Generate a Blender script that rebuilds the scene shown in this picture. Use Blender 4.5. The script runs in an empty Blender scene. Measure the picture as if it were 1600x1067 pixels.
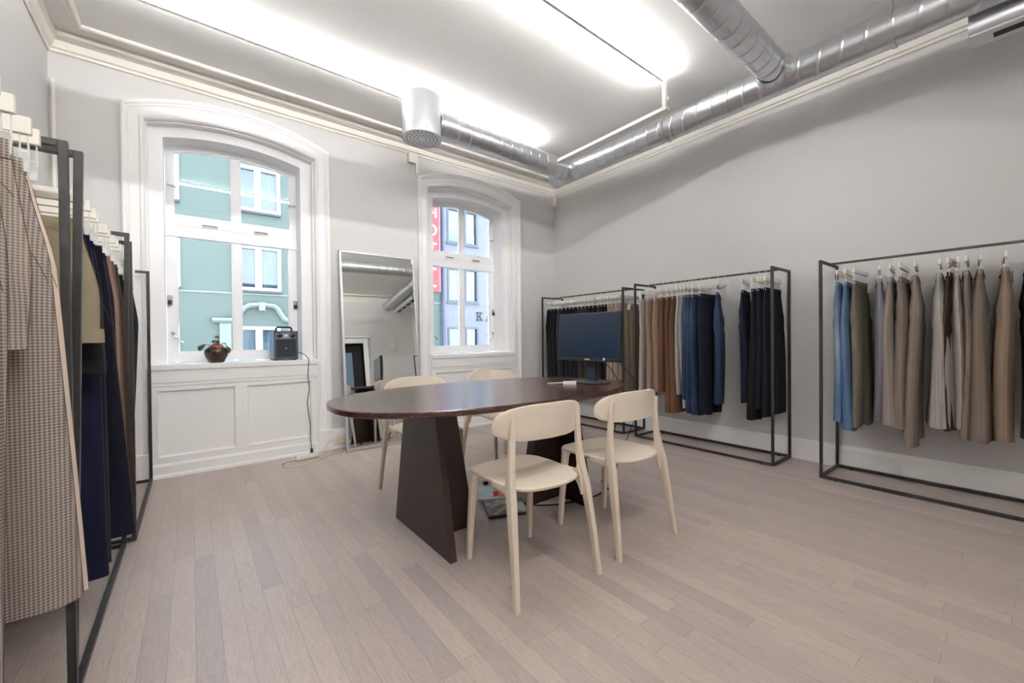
import bpy, math, random
from mathutils import Vector, Matrix
random.seed(7)
PI = math.pi
SC = bpy.context.scene
COL = SC.collection

# ------------------------------------------------------------------ materials
def lin(c):
    c = c / 255.0
    return c / 12.92 if c <= 0.04045 else ((c + 0.055) / 1.055) ** 2.4
def rgb(r, g, b): return (lin(r), lin(g), lin(b), 1.0)

def new_mat(name):
    m = bpy.data.materials.new(name); m.use_nodes = True
    nt = m.node_tree; nt.nodes.clear()
    out = nt.nodes.new('ShaderNodeOutputMaterial')
    bs = nt.nodes.new('ShaderNodeBsdfPrincipled')
    nt.links.new(bs.outputs[0], out.inputs[0])
    return m, nt, bs
def N(nt, t, **k):
    n = nt.nodes.new(t)
    for a, v in k.items(): setattr(n, a, v)
    return n
def math_n(nt, op, a, b=None, c=None):
    n = N(nt, 'ShaderNodeMath', operation=op)
    for i, v in enumerate((a, b, c)):
        if v is None: continue
        if isinstance(v, (int, float)): n.inputs[i].default_value = v
        else: nt.links.new(v, n.inputs[i])
    return n.outputs[0]
def mix_col(nt, f, a, b):
    n = N(nt, 'ShaderNodeMix', data_type='RGBA')
    if isinstance(f, (int, float)): n.inputs[0].default_value = f
    else: nt.links.new(f, n.inputs[0])
    for i, v in ((6, a), (7, b)):
        if isinstance(v, tuple): n.inputs[i].default_value = v
        else: nt.links.new(v, n.inputs[i])
    return n.outputs[2]
def noise(nt, vec, scale, detail=3, rough=0.5):
    n = N(nt, 'ShaderNodeTexNoise')
    n.inputs['Scale'].default_value = scale
    n.inputs['Detail'].default_value = detail
    n.inputs['Roughness'].default_value = rough
    if vec is not None: nt.links.new(vec, n.inputs['Vector'])
    return n.outputs[0]
def objco(nt, scale=(1, 1, 1)):
    t = N(nt, 'ShaderNodeTexCoord'); mp = N(nt, 'ShaderNodeMapping')
    mp.inputs['Scale'].default_value = scale
    nt.links.new(t.outputs['Object'], mp.inputs['Vector'])
    return mp.outputs[0]
def bump(nt, bs, h, strength=0.1, dist=0.01):
    b = N(nt, 'ShaderNodeBump')
    b.inputs['Strength'].default_value = strength
    b.inputs['Distance'].default_value = dist
    nt.links.new(h, b.inputs['Height']); nt.links.new(b.outputs[0], bs.inputs['Normal'])

def plain(name, col, rough=0.5, metal=0.0, nscale=40, namt=0.06, bstr=0.03, spec=0.5, sc=(1, 1, 1)):
    m, nt, bs = new_mat(name)
    v = objco(nt, sc); n = noise(nt, v, nscale)
    d = tuple(max(0, c * (1 - namt)) for c in col[:3]) + (1,)
    l = tuple(min(1, c * (1 + namt)) for c in col[:3]) + (1,)
    nt.links.new(mix_col(nt, n, d, l), bs.inputs['Base Color'])
    bs.inputs['Roughness'].default_value = rough
    bs.inputs['Metallic'].default_value = metal
    bs.inputs['Specular IOR Level'].default_value = spec
    if bstr: bump(nt, bs, n, bstr)
    return m
def fabric(name, col, var=0.12, weave=700, rough=0.95, fold=6):
    m, nt, bs = new_mat(name)
    v = objco(nt); a = noise(nt, v, fold, 2); b = noise(nt, v, weave, 2)
    d = tuple(c * (1 - var) for c in col[:3]) + (1,)
    l = tuple(min(1, c * (1 + var)) for c in col[:3]) + (1,)
    f = math_n(nt, 'ADD', math_n(nt, 'MULTIPLY', a, 0.4), math_n(nt, 'MULTIPLY', b, 0.6))
    nt.links.new(mix_col(nt, f, d, l), bs.inputs['Base Color'])
    bs.inputs['Roughness'].default_value = rough
    bs.inputs['Specular IOR Level'].default_value = 0.15
    bump(nt, bs, b, 0.25, 0.002)
    return m
def denim(name, col, fade, zc=-0.42, amt=0.55):
    m, nt, bs = new_mat(name)
    v = objco(nt); b = noise(nt, v, 500, 2)
    w = noise(nt, objco(nt, (9, 9, 2.5)), 2.0, 3)
    sx = N(nt, 'ShaderNodeSeparateXYZ')
    tc = N(nt, 'ShaderNodeTexCoord'); nt.links.new(tc.outputs['Object'], sx.inputs[0])
    dz = math_n(nt, 'ABSOLUTE', math_n(nt, 'ADD', sx.outputs[2], -zc))
    worn = math_n(nt, 'SUBTRACT', 1.0, math_n(nt, 'MULTIPLY', dz, 3.0))
    worn = math_n(nt, 'MAXIMUM', worn, 0.0)
    f = math_n(nt, 'MULTIPLY', worn, math_n(nt, 'MULTIPLY', w, amt * 1.8))
    c0 = mix_col(nt, b, tuple(c * .75 for c in col[:3]) + (1,), tuple(min(1, c * 1.2) for c in col[:3]) + (1,))
    nt.links.new(mix_col(nt, f, c0, fade), bs.inputs['Base Color'])
    bs.inputs['Roughness'].default_value = 0.9
    bs.inputs['Specular IOR Level'].default_value = 0.15
    bump(nt, bs, b, 0.3, 0.002)
    return m
def check(name, ca, cb, cell, soft=0.55):
    m, nt, bs = new_mat(name)
    v = objco(nt, (1 / cell, 0.001, 1 / cell))
    sx = N(nt, 'ShaderNodeSeparateXYZ'); nt.links.new(v, sx.inputs[0])
    px = math_n(nt, 'PINGPONG', sx.outputs[0], 1.0); pz = math_n(nt, 'PINGPONG', sx.outputs[2], 1.0)
    gx = math_n(nt, 'GREATER_THAN', px, 0.5); gz = math_n(nt, 'GREATER_THAN', pz, 0.5)
    f = math_n(nt, 'MULTIPLY', math_n(nt, 'ADD', gx, gz), 0.5)
    n = noise(nt, objco(nt), 600, 2)
    f = math_n(nt, 'ADD', math_n(nt, 'MULTIPLY', f, soft), math_n(nt, 'MULTIPLY', n, 0.35))
    nt.links.new(mix_col(nt, f, ca, cb), bs.inputs['Base Color'])
    bs.inputs['Roughness'].default_value = 0.95
    bs.inputs['Specular IOR Level'].default_value = 0.1
    bump(nt, bs, n, 0.2, 0.002)
    return m
def emis(name, col, st):
    m = bpy.data.materials.new(name); m.use_nodes = True
    nt = m.node_tree; nt.nodes.clear()
    o = N(nt, 'ShaderNodeOutputMaterial'); e = N(nt, 'ShaderNodeEmission')
    e.inputs[0].default_value = col; e.inputs[1].default_value = st
    nt.links.new(e.outputs[0], o.inputs[0])
    return m

M = {}
M['wall'] = plain('wall_paint', rgb(212, 210, 209), 0.85, nscale=60, namt=0.015, bstr=0.06)
M['ceil'] = plain('ceiling_paint', rgb(239, 238, 236), 0.9, nscale=25, namt=0.012, bstr=0.08)
M['trim'] = plain('trim_paint', rgb(246, 245, 244), 0.42, nscale=30, namt=0.012, bstr=0.02)
M['crown'] = plain('moulding_paint', rgb(236, 232, 224), 0.5, nscale=30, namt=0.012, bstr=0.02)
M['sash'] = plain('sash_paint', rgb(250, 250, 252), 0.3, nscale=30, namt=0.01, bstr=0.01)
M['steel'] = plain('raw_black_steel', rgb(58, 56, 56), 0.45, 0.55, nscale=30, namt=0.35, bstr=0.03)
M['duct'] = plain('galvanised_steel', rgb(206, 208, 212), 0.33, 0.92, nscale=14, namt=0.10, bstr=0.015)
M['duct_dark'] = plain('duct_inside', rgb(25, 25, 26), 0.8)
M['alu'] = plain('satin_aluminium', rgb(205, 205, 210), 0.42, 0.75, nscale=60, namt=0.03, bstr=0.01)
M['chrome'] = plain('chrome', rgb(200, 200, 202), 0.15, 1.0, namt=0.02, bstr=0)
M['white_plastic'] = plain('white_plastic', rgb(236, 234, 228), 0.4, namt=0.02, bstr=0.01)
M['socket'] = plain('cream_plastic', rgb(226, 218, 196), 0.45, namt=0.02, bstr=0.01)
M['hanger_wood'] = plain('cream_painted_wood', rgb(236, 232, 221), 0.5, nscale=20, namt=0.04, sc=(1, 8, 8))
M['wire'] = plain('white_coated_wire', rgb(232, 232, 232), 0.35, namt=0.02, bstr=0)
M['chair'] = plain('beige_chair_plastic', rgb(224, 210, 193), 0.6, nscale=200, namt=0.03, bstr=0.08)
M['black'] = plain('black_plastic', rgb(24, 24, 26), 0.4, namt=0.1, bstr=0.01)
M['rubber'] = plain('black_rubber', rgb(18, 18, 18), 0.7, namt=0.1, bstr=0.01)
M['card'] = plain('white_card', rgb(235, 235, 232), 0.8, namt=0.02, bstr=0)
M['patch'] = plain('brown_leather', rgb(92, 52, 36), 0.7, namt=0.1)
M['grey_heater'] = plain('dark_grey_metal', rgb(74, 82, 94), 0.45, 0.3, namt=0.08)
M['ltgrey_heater'] = plain('grey_face_plate', rgb(140, 142, 146), 0.45, 0.3, namt=0.05)
M['heater_side'] = plain('blue_grey_metal', rgb(120, 140, 165), 0.4, 0.4, namt=0.05)
M['pot'] = plain('brown_glazed_ceramic', rgb(50, 31, 20), 0.25, nscale=12, namt=0.5, bstr=0.05)
M['soil'] = plain('dry_soil', rgb(50, 36, 26), 0.95, namt=0.3, bstr=0.3)
M['leaf_brown'] = plain('wilted_leaf', rgb(132, 74, 42), 0.7, nscale=30, namt=0.35)
M['leaf_dark'] = plain('dark_green_leaf', rgb(52, 58, 32), 0.6, nscale=30, namt=0.35)
M['stem'] = plain('stem_green', rgb(110, 100, 60), 0.7, namt=0.2)
M['seal'] = plain('dark_gasket', rgb(40, 44, 50), 0.8)

def mk_glass(name, tint=(0.97, 0.99, 0.985, 1)):
    m = bpy.data.materials.new(name); m.use_nodes = True
    nt = m.node_tree; nt.nodes.clear()
    o = N(nt, 'ShaderNodeOutputMaterial'); t = N(nt, 'ShaderNodeBsdfTransparent'); g = N(nt, 'ShaderNodeBsdfGlossy')
    t.inputs[0].default_value = tint; g.inputs['Roughness'].default_value = 0.0
    fr = N(nt, 'ShaderNodeFresnel'); fr.inputs[0].default_value = 1.52
    mx = N(nt, 'ShaderNodeMixShader')
    nt.links.new(math_n(nt, 'MINIMUM', math_n(nt, 'MULTIPLY', fr.outputs[0], 1.25), 1.0), mx.inputs[0])
    nt.links.new(t.outputs[0], mx.inputs[1]); nt.links.new(g.outputs[0], mx.inputs[2])
    nt.links.new(mx.outputs[0], o.inputs[0])
    return m
M['glass'] = mk_glass('window_glass')
mm, nt, bs = new_mat('mirror_silver')
bs.inputs['Base Color'].default_value = (0.86, 0.88, 0.86, 1); bs.inputs['Metallic'].default_value = 1
bs.inputs['Roughness'].default_value = 0.0
M['mirror'] = mm

# table wood (dark walnut stain), grain along local X
def wood(name, dark, light, sc, rough, coat=0.0):
    m, nt, bs = new_mat(name)
    a = noise(nt, objco(nt, sc), 6, 5, 0.6)
    b = noise(nt, objco(nt, tuple(s * 4 for s in sc)), 12, 3)
    f = math_n(nt, 'ADD', math_n(nt, 'MULTIPLY', a, 0.75), math_n(nt, 'MULTIPLY', b, 0.25))
    r = N(nt, 'ShaderNodeValToRGB'); nt.links.new(f, r.inputs[0])
    r.color_ramp.elements[0].position = 0.3; r.color_ramp.elements[0].color = dark
    r.color_ramp.elements[1].position = 0.72; r.color_ramp.elements[1].color = light
    nt.links.new(r.outputs[0], bs.inputs['Base Color'])
    bs.inputs['Roughness'].default_value = rough
    bs.inputs['Coat Weight'].default_value = coat; bs.inputs['Coat Roughness'].default_value = 0.24
    bump(nt, bs, f, 0.05, 0.003)
    return m
M['wood_top'] = wood('dark_stained_tabletop', rgb(38, 20, 15), rgb(74, 43, 33), (0.8, 9, 9), 0.25, 0.35)
M['wood_leg'] = wood('dark_stained_panel', rgb(25, 13, 11), rgb(52, 31, 26), (9, 9, 0.7), 0.42)

# floor: grey-washed oak strips running along Y
m, nt, bs = new_mat('greywashed_oak_floor')
tc = N(nt, 'ShaderNodeTexCoord'); sx = N(nt, 'ShaderNodeSeparateXYZ'); nt.links.new(tc.outputs['Object'], sx.inputs[0])
PW, PL = 0.078, 0.95
u = math_n(nt, 'DIVIDE', sx.outputs[0], PW); ui = math_n(nt, 'FLOOR', u); uf = math_n(nt, 'FRACT', u)
wn = N(nt, 'ShaderNodeTexWhiteNoise', noise_dimensions='1D'); nt.links.new(ui, wn.inputs['W'])
v = math_n(nt, 'ADD', math_n(nt, 'DIVIDE', sx.outputs[1], PL), math_n(nt, 'MULTIPLY', wn.outputs[0], 7.3))
vi = math_n(nt, 'FLOOR', v); vf = math_n(nt, 'FRACT', v)
cb = N(nt, 'ShaderNodeCombineXYZ'); nt.links.new(ui, cb.inputs[0]); nt.links.new(vi, cb.inputs[1])
wn2 = N(nt, 'ShaderNodeTexWhiteNoise', noise_dimensions='2D'); nt.links.new(cb.outputs[0], wn2.inputs['Vector'])
ramp = N(nt, 'ShaderNodeValToRGB'); nt.links.new(wn2.outputs[0], ramp.inputs[0])
els = ramp.color_ramp.elements
els[0].position = 0.0; els[0].color = rgb(176, 164, 160)
els[1].position = 1.0; els[1].color = rgb(203, 187, 174)
for p, c in ((0.12, rgb(184, 170, 162)), (0.5, rgb(190, 176, 166)), (0.85, rgb(196, 181, 170))):
    e = els.new(p); e.color = c
# grain
off = N(nt, 'ShaderNodeVectorMath', operation='MULTIPLY_ADD')
nt.links.new(wn2.outputs[1], off.inputs[0]); off.inputs[1].default_value = (9, 9, 9); nt.links.new(tc.outputs['Object'], off.inputs[2])
mp = N(nt, 'ShaderNodeMapping'); mp.inputs['Scale'].default_value = (14, 1.1, 1); nt.links.new(off.outputs[0], mp.inputs['Vector'])
gn = noise(nt, mp.outputs[0], 3.2, 4, 0.6)
wv = math_n(nt, 'SINE', math_n(nt, 'MULTIPLY', gn, 46.0))
mp2 = N(nt, 'ShaderNodeMapping'); mp2.inputs['Scale'].default_value = (160, 7, 1); nt.links.new(off.outputs[0], mp2.inputs['Vector'])
fine = noise(nt, mp2.outputs[0], 2.0, 3, 0.6)
gf = math_n(nt, 'ADD', math_n(nt, 'MULTIPLY', wv, 0.10), math_n(nt, 'MULTIPLY', math_n(nt, 'SUBTRACT', fine, 0.5), 0.75))
gf = math_n(nt, 'ADD', gf, 0.22)
gcl = N(nt, 'ShaderNodeClamp'); nt.links.new(gf, gcl.inputs[0])
c1 = mix_col(nt, math_n(nt, 'MULTIPLY', gcl.outputs[0], 0.95), ramp.outputs[0], rgb(132, 118, 116))
big = noise(nt, tc.outputs['Object'], 1.3, 2)
c1 = mix_col(nt, math_n(nt, 'MULTIPLY', big, 0.25), c1, rgb(176, 168, 168))
ex = math_n(nt, 'ABSOLUTE', math_n(nt, 'SUBTRACT', uf, 0.5)); ey = math_n(nt, 'ABSOLUTE', math_n(nt, 'SUBTRACT', vf, 0.5))
sx1 = math_n(nt, 'GREATER_THAN', ex, 0.5 - 0.0008 / PW); sy1 = math_n(nt, 'GREATER_THAN', ey, 0.5 - 0.0010 / PL)
seam = math_n(nt, 'MAXIMUM', sx1, sy1)
c2 = mix_col(nt, math_n(nt, 'MULTIPLY', seam, 0.42), c1, rgb(84, 70, 68))
nt.links.new(c2, bs.inputs['Base Color'])
bs.inputs['Roughness'].default_value = 0.42
bs.inputs['Specular IOR Level'].default_value = 0.4
bump(nt, bs, math_n(nt, 'SUBTRACT', math_n(nt, 'MULTIPLY', gf, 0.3), seam), 0.12, 0.002)
M['floor'] = m

# ------------------------------------------------------------------ mesh helpers
class MB:
    def __init__(s): s.v = []; s.f = []
    def add(s, verts, faces):
        o = len(s.v); s.v += [tuple(p) for p in verts]; s.f += [tuple(i + o for i in f) for f in faces]; return s
    def box(s, x0, x1, y0, y1, z0, z1):
        vs = [(x, y, z) for z in (z0, z1) for y in (y0, y1) for x in (x0, x1)]
        return s.add(vs, [(0, 2, 3, 1), (4, 5, 7, 6), (0, 1, 5, 4), (2, 6, 7, 3), (0, 4, 6, 2), (1, 3, 7, 5)])
    def xbox(s, mat, x0, x1, y0, y1, z0, z1):
        t = MB().box(x0, x1, y0, y1, z0, z1)
        return s.add([mat @ Vector(p) for p in t.v], t.f)
    def prism(s, poly, fn, d0, d1):
        n = len(poly)
        vs = [fn(p, d0) for p in poly] + [fn(p, d1) for p in poly]
        fs = [tuple(range(n))[::-1], tuple(range(n, 2 * n))] + [(i, (i + 1) % n, n + (i + 1) % n, n + i) for i in range(n)]
        return s.add(vs, fs)
    def rings(s, rings, closed=True, caps=True):
        n = len(rings[0]); o = len(s.v)
        for r in rings: s.v += [tuple(p) for p in r]
        for k in range(len(rings) - 1):
            a = o + k * n; b = a + n
            for i in range(n if closed else n - 1):
                j = (i + 1) % n
                s.f.append((a + i, a + j, b + j, b + i))
        if caps:
            s.f.append(tuple(range(o, o + n))[::-1]); e = o + (len(rings) - 1) * n
            s.f.append(tuple(range(e, e + n)))
        return s
    def tube(s, pts, r, n=8, caps=True, squash=None):
        pts = [Vector(p) for p in pts]; rs = []
        up = Vector((0.123, 0.456, 0.88)).normalized(); prev = None
        for i, p in enumerate(pts):
            a = pts[max(0, i - 1)]; b = pts[min(len(pts) - 1, i + 1)]
            t = (b - a).normalized()
            if prev is None:
                side = t.cross(up)
                if side.length < 1e-3: side = t.cross(Vector((1, 0, 0)))
                side.normalize()
            else:
                side = (prev - t * prev.dot(t)).normalized()
            prev = side; w = t.cross(side)
            rad = r[i] if isinstance(r, (list, tuple)) else r
            rs.append([p + side * (rad * math.cos(2 * PI * k / n)) + w * (rad * math.sin(2 * PI * k / n)) for k in range(n)])
        return s.rings(rs, True, caps)
    def lathe(s, prof, c=(0, 0, 0), n=32, axis='z', caps=False, fn=None):
        rs = []
        for r, h in prof:
            ring = []
            for k in range(n):
                a = 2 * PI * k / n; rr = r if fn is None else fn(r, h, a)
                x, y = rr * math.cos(a), rr * math.sin(a)
                if axis == 'z': q = (c[0] + x, c[1] + y, c[2] + h)
                elif axis == 'x': q = (c[0] + h, c[1] + x, c[2] + y)
                else: q = (c[0] + x, c[1] + h, c[2] + y)
                ring.append(q)
            rs.append(ring)
        return s.rings(rs, True, caps)
    def sweep(s, path, prof, fn, closed=False, pclosed=True):
        """path: 2-D points; prof: (u = along left-hand normal, w = out of plane); fn(p2, w) -> 3-D"""
        P = [Vector(p) for p in path]; n = len(P); rs = []
        for i in range(n):
            if closed: a, b = P[i - 1], P[(i + 1) % n]
            else: a, b = P[max(0, i - 1)], P[min(n - 1, i + 1)]
            d1 = (P[i] - a); d2 = (b - P[i])
            if d1.length < 1e-9: d1 = d2
            if d2.length < 1e-9: d2 = d1
            d1.normalize(); d2.normalize()
            n1 = Vector((-d1.y, d1.x)); n2 = Vector((-d2.y, d2.x))
            m = (n1 + n2); m = m / max(1e-6, m.length_squared) * 2
            rs.append([fn(P[i] + m * u, w) for u, w in prof])
        if closed: rs.append(rs[0])
        return s.rings(rs, pclosed, pclosed and not closed)
    def frame(s, x0, x1, y0, y1, z0, z1, t, tb=None):
        tb = t if tb is None else tb
        o = [(x0, z0), (x1, z0), (x1, z1), (x0, z1)]; i = [(x0 + t, z0 + tb), (x1 - t, z0 + tb), (x1 - t, z1 - t), (x0 + t, z1 - t)]
        rs = [[(a[0], y0, a[1]), (b[0], y0, b[1]), (b[0], y1, b[1]), (a[0], y1, a[1])] for a, b in zip(o, i)]
        return s.rings(rs + [rs[0]], True, False)
    def build(s, name, mat, parent=None, loc=(0, 0, 0), smooth=False, angle=35, bevel=0, mods=None, rot=None):
        me = bpy.data.meshes.new(name); me.from_pydata(s.v, [], s.f); me.update()
        import bmesh
        bm = bmesh.new(); bm.from_mesh(me); bmesh.ops.recalc_face_normals(bm, faces=bm.faces); bm.to_mesh(me); bm.free()
        me.materials.append(M[mat] if isinstance(mat, str) else mat)
        if smooth:
            for p in me.polygons: p.use_smooth = True
            me.set_sharp_from_angle(angle=math.radians(angle))
        o = bpy.data.objects.new(name, me); COL.objects.link(o)
        if parent: o.parent = parent
        o.location = loc
        if rot: o.rotation_euler = rot
        if bevel:
            b = o.modifiers.new('bevel', 'BEVEL'); b.width = bevel; b.segments = 2; b.limit_method = 'ANGLE'
        return o
def thing(name, label, cat, loc=(0, 0, 0), rz=0, group=None):
    o = bpy.data.objects.new(name, None); COL.objects.link(o); o.empty_display_size = 0.1
    o.location = loc; o.rotation_euler = (0, 0, rz)
    o['label'] = label; o['category'] = cat
    if group: o['group'] = group
    return o
def tag(o, label, cat, group=None):
    o['label'] = label; o['category'] = cat
    if group: o['group'] = group
    return o
def struct(o, label=None, cat=None):
    o['kind'] = 'structure'
    if label: o['label'] = label
    if cat: o['category'] = cat
    return o
def dup_tree(o, parent=None):
    c = o.copy(); COL.objects.link(c)
    if parent: c.parent = parent
    for ch in list(o.children): dup_tree(ch, c)
    return c
def XZ(y0, sgn=-1):            # 2-D (x,z) on a wall; w comes out towards -Y
    return lambda p, w: (p[0], y0 + sgn * w, p[1])
def arc(xl, xr, zc, rise, n=18):
    h = (xr - xl) / 2; R = (h * h + rise * rise) / (2 * rise); cx = (xl + xr) / 2; cz = zc + rise - R
    a0 = math.asin(h / R)
    return [(cx + R * math.sin(-a0 + 2 * a0 * i / n), cz + R * math.cos(-a0 + 2 * a0 * i / n)) for i in range(n + 1)]
def arch_path(xl, xr, zb, zc, rise, n=18):   # up the left side, over, down the right side (left normal points outwards)
    return [(xl, zb)] + arc(xl, xr, zc, rise, n) + [(xr, zb)]

# ------------------------------------------------------------------ room
XL, XR, YB, YF, ZC = -0.79, 4.26, 4.38, -1.40, 3.36
WXC = (0.348, 2.820)          # window centre lines
struct(MB().box(XL - .3, XR + .3, YF - .3, YB + .42, -.12, 0).build('floor', 'floor'), 'grey-washed oak strip floor', 'floor')
struct(MB().box(XL - .3, XR + .3, YF - .3, YB + .42, ZC, ZC + .15).build('ceiling', 'ceil'), 'white plaster ceiling', 'ceiling')
struct(MB().box(XL - .25, XL, YF - .3, YB + .42, -.1, ZC + .1).build('wall_left', 'wall'), 'pale wall behind the left clothes racks', 'wall')
struct(MB().box(XR, XR + .25, YF - .3, YB + .42, -.1, ZC + .1).build('wall_right', 'wall'), 'warm white wall behind the right clothes racks', 'wall')
OH, OZB, OZC, ORISE = 0.6225, 0.90, 2.867, 0.095     # opening half width, bottom, spring, rise
w = MB(); fy = lambda p, d: (p[0], d, p[1])
xs = [XL - .02] + [a for c in WXC for a in (c - OH, c + OH)] + [XR + .02]
for i in (0, 2, 4): w.box(xs[i], xs[i + 1], YB, YB + .42, -.1, ZC + .1)
for c in WXC:
    w.box(c - OH, c + OH, YB, YB + .42, -.1, OZB)
    A = arc(c - OH, c + OH, OZC, ORISE)
    for (x0, z0), (x1, z1) in zip(A[:-1], A[1:]):
        w.prism([(x0, z0), (x1, z1), (x1, ZC + .1), (x0, ZC + .1)], fy, YB, YB + .42)
struct(w.build('wall_back', 'wall'), 'warm white wall with two arched windows', 'wall')
# rear wall with the doorway that shows in the mirror
w = MB(); DX0, DX1, DZ = 2.12, 2.98, 2.20
w.box(XL - .02, DX0, YF - .2, YF, -.1, ZC + .1); w.box(DX1, XR + .02, YF - .2, YF, -.1, ZC + .1); w.box(DX0, DX1, YF - .2, YF, DZ, ZC + .1)
struct(w.build('wall_rear', 'wall'), 'pale wall behind the viewpoint with a doorway', 'wall')
d1 = struct(thing('door_1', 'white framed doorway seen in the leaning mirror', 'door', (0, 0, 0)))
MB().sweep([(DX0, 0), (DX0, DZ), (DX1, DZ), (DX1, 0)], [(0, -.2), (.11, -.2), (.11, .03), (.08, .03), (.02, .02), (0, .02)], lambda p, w: (p[0], YF + w, p[1])).build('door_frame', 'trim', d1, bevel=.003)
MB().box(DX0 - .16, DX1 + .16, YF, YF + .05, DZ + .13, DZ + .17).build('cornice', 'trim', d1, bevel=.006)
MB().box(DX0, DX1, YF - .20, YF - .16, 0, DZ).build('door_leaf', 'black', d1)
MB().box(DX0 + .34, DX0 + .62, YF - .155, YF - .12, 0, DZ - .2).build('glazed_panel', 'heater_side', d1)
tag(MB().box(3.62, 3.74, YF, YF + .035, 2.02, 2.22).build('thermostat', 'socket', bevel=.006), 'cream wall box on the rear wall, seen only in the mirror', 'wall box')

# crown moulding round the room: wall moulding, cove, ceiling bead
def crown_fn(p, w): return (p[0], p[1], ZC - w)
loop = [(XL, YF), (XR, YF), (XR, YB), (XL, YB)]      # counter-clockwise: left normal points inwards
prof = [(0, .15), (.010, .155), (.016, .150), (.018, .138), (.012, .132), (.028, .126), (.040, .100), (.044, .080), (.058, .076), (.062, .058), (.060, .046), (.050, .042), (.048, .0), (0, 0)]
struct(MB().sweep(loop, prof, crown_fn, closed=True).build('trim_1', 'crown', smooth=True, angle=30), 'cream crown moulding round the ceiling edge', 'moulding')
prof2 = [(.150, 0), (.152, .012), (.160, .018), (.168, .014), (.176, .022), (.190, .024), (.200, .016), (.204, 0)]
struct(MB().sweep(loop, prof2, crown_fn, closed=True).build('trim_2', 'crown', smooth=True, angle=30), 'thin cream bead framing the ceiling field', 'moulding')

def baseboard(name, x0, x1, y0, y1, zh, horiz):
    b = MB()
    if horiz:     # along x on back wall
        b.prism([(0, 0), (.035, 0), (.035, .02), (.028, .03), (.028, zh - .03), (.018, zh - .01), (.016, zh), (0, zh)], lambda p, d: (d, y0 - p[0], p[1]), x0, x1)
    else:
        s = -1 if x0 > 1 else 1
        b.prism([(0, 0), (.022, 0), (.022, .015), (.018, .02), (.018, zh - .03), (.012, zh - .01), (.010, zh), (0, zh)], lambda p, d: (x0 + s * p[0], d, p[1]), y0, y1)
    return struct(b.build(name, 'trim'), 'white skirting board', 'skirting board')
baseboard('baseboard_right', XR, XR, YF, YB, .185, False)
baseboard('baseboard_left', XL, XL, YF, YB, .185, False)
for i, (a, b) in enumerate(((XL, WXC[0] - .757), (WXC[0] + .757, WXC[1] - .757), (WXC[1] + .757, XR))):
    baseboard('baseboard_back' + ('' if i == 0 else '_%d' % (i + 1)), a, b, YB, YB, .20, True)

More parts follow.
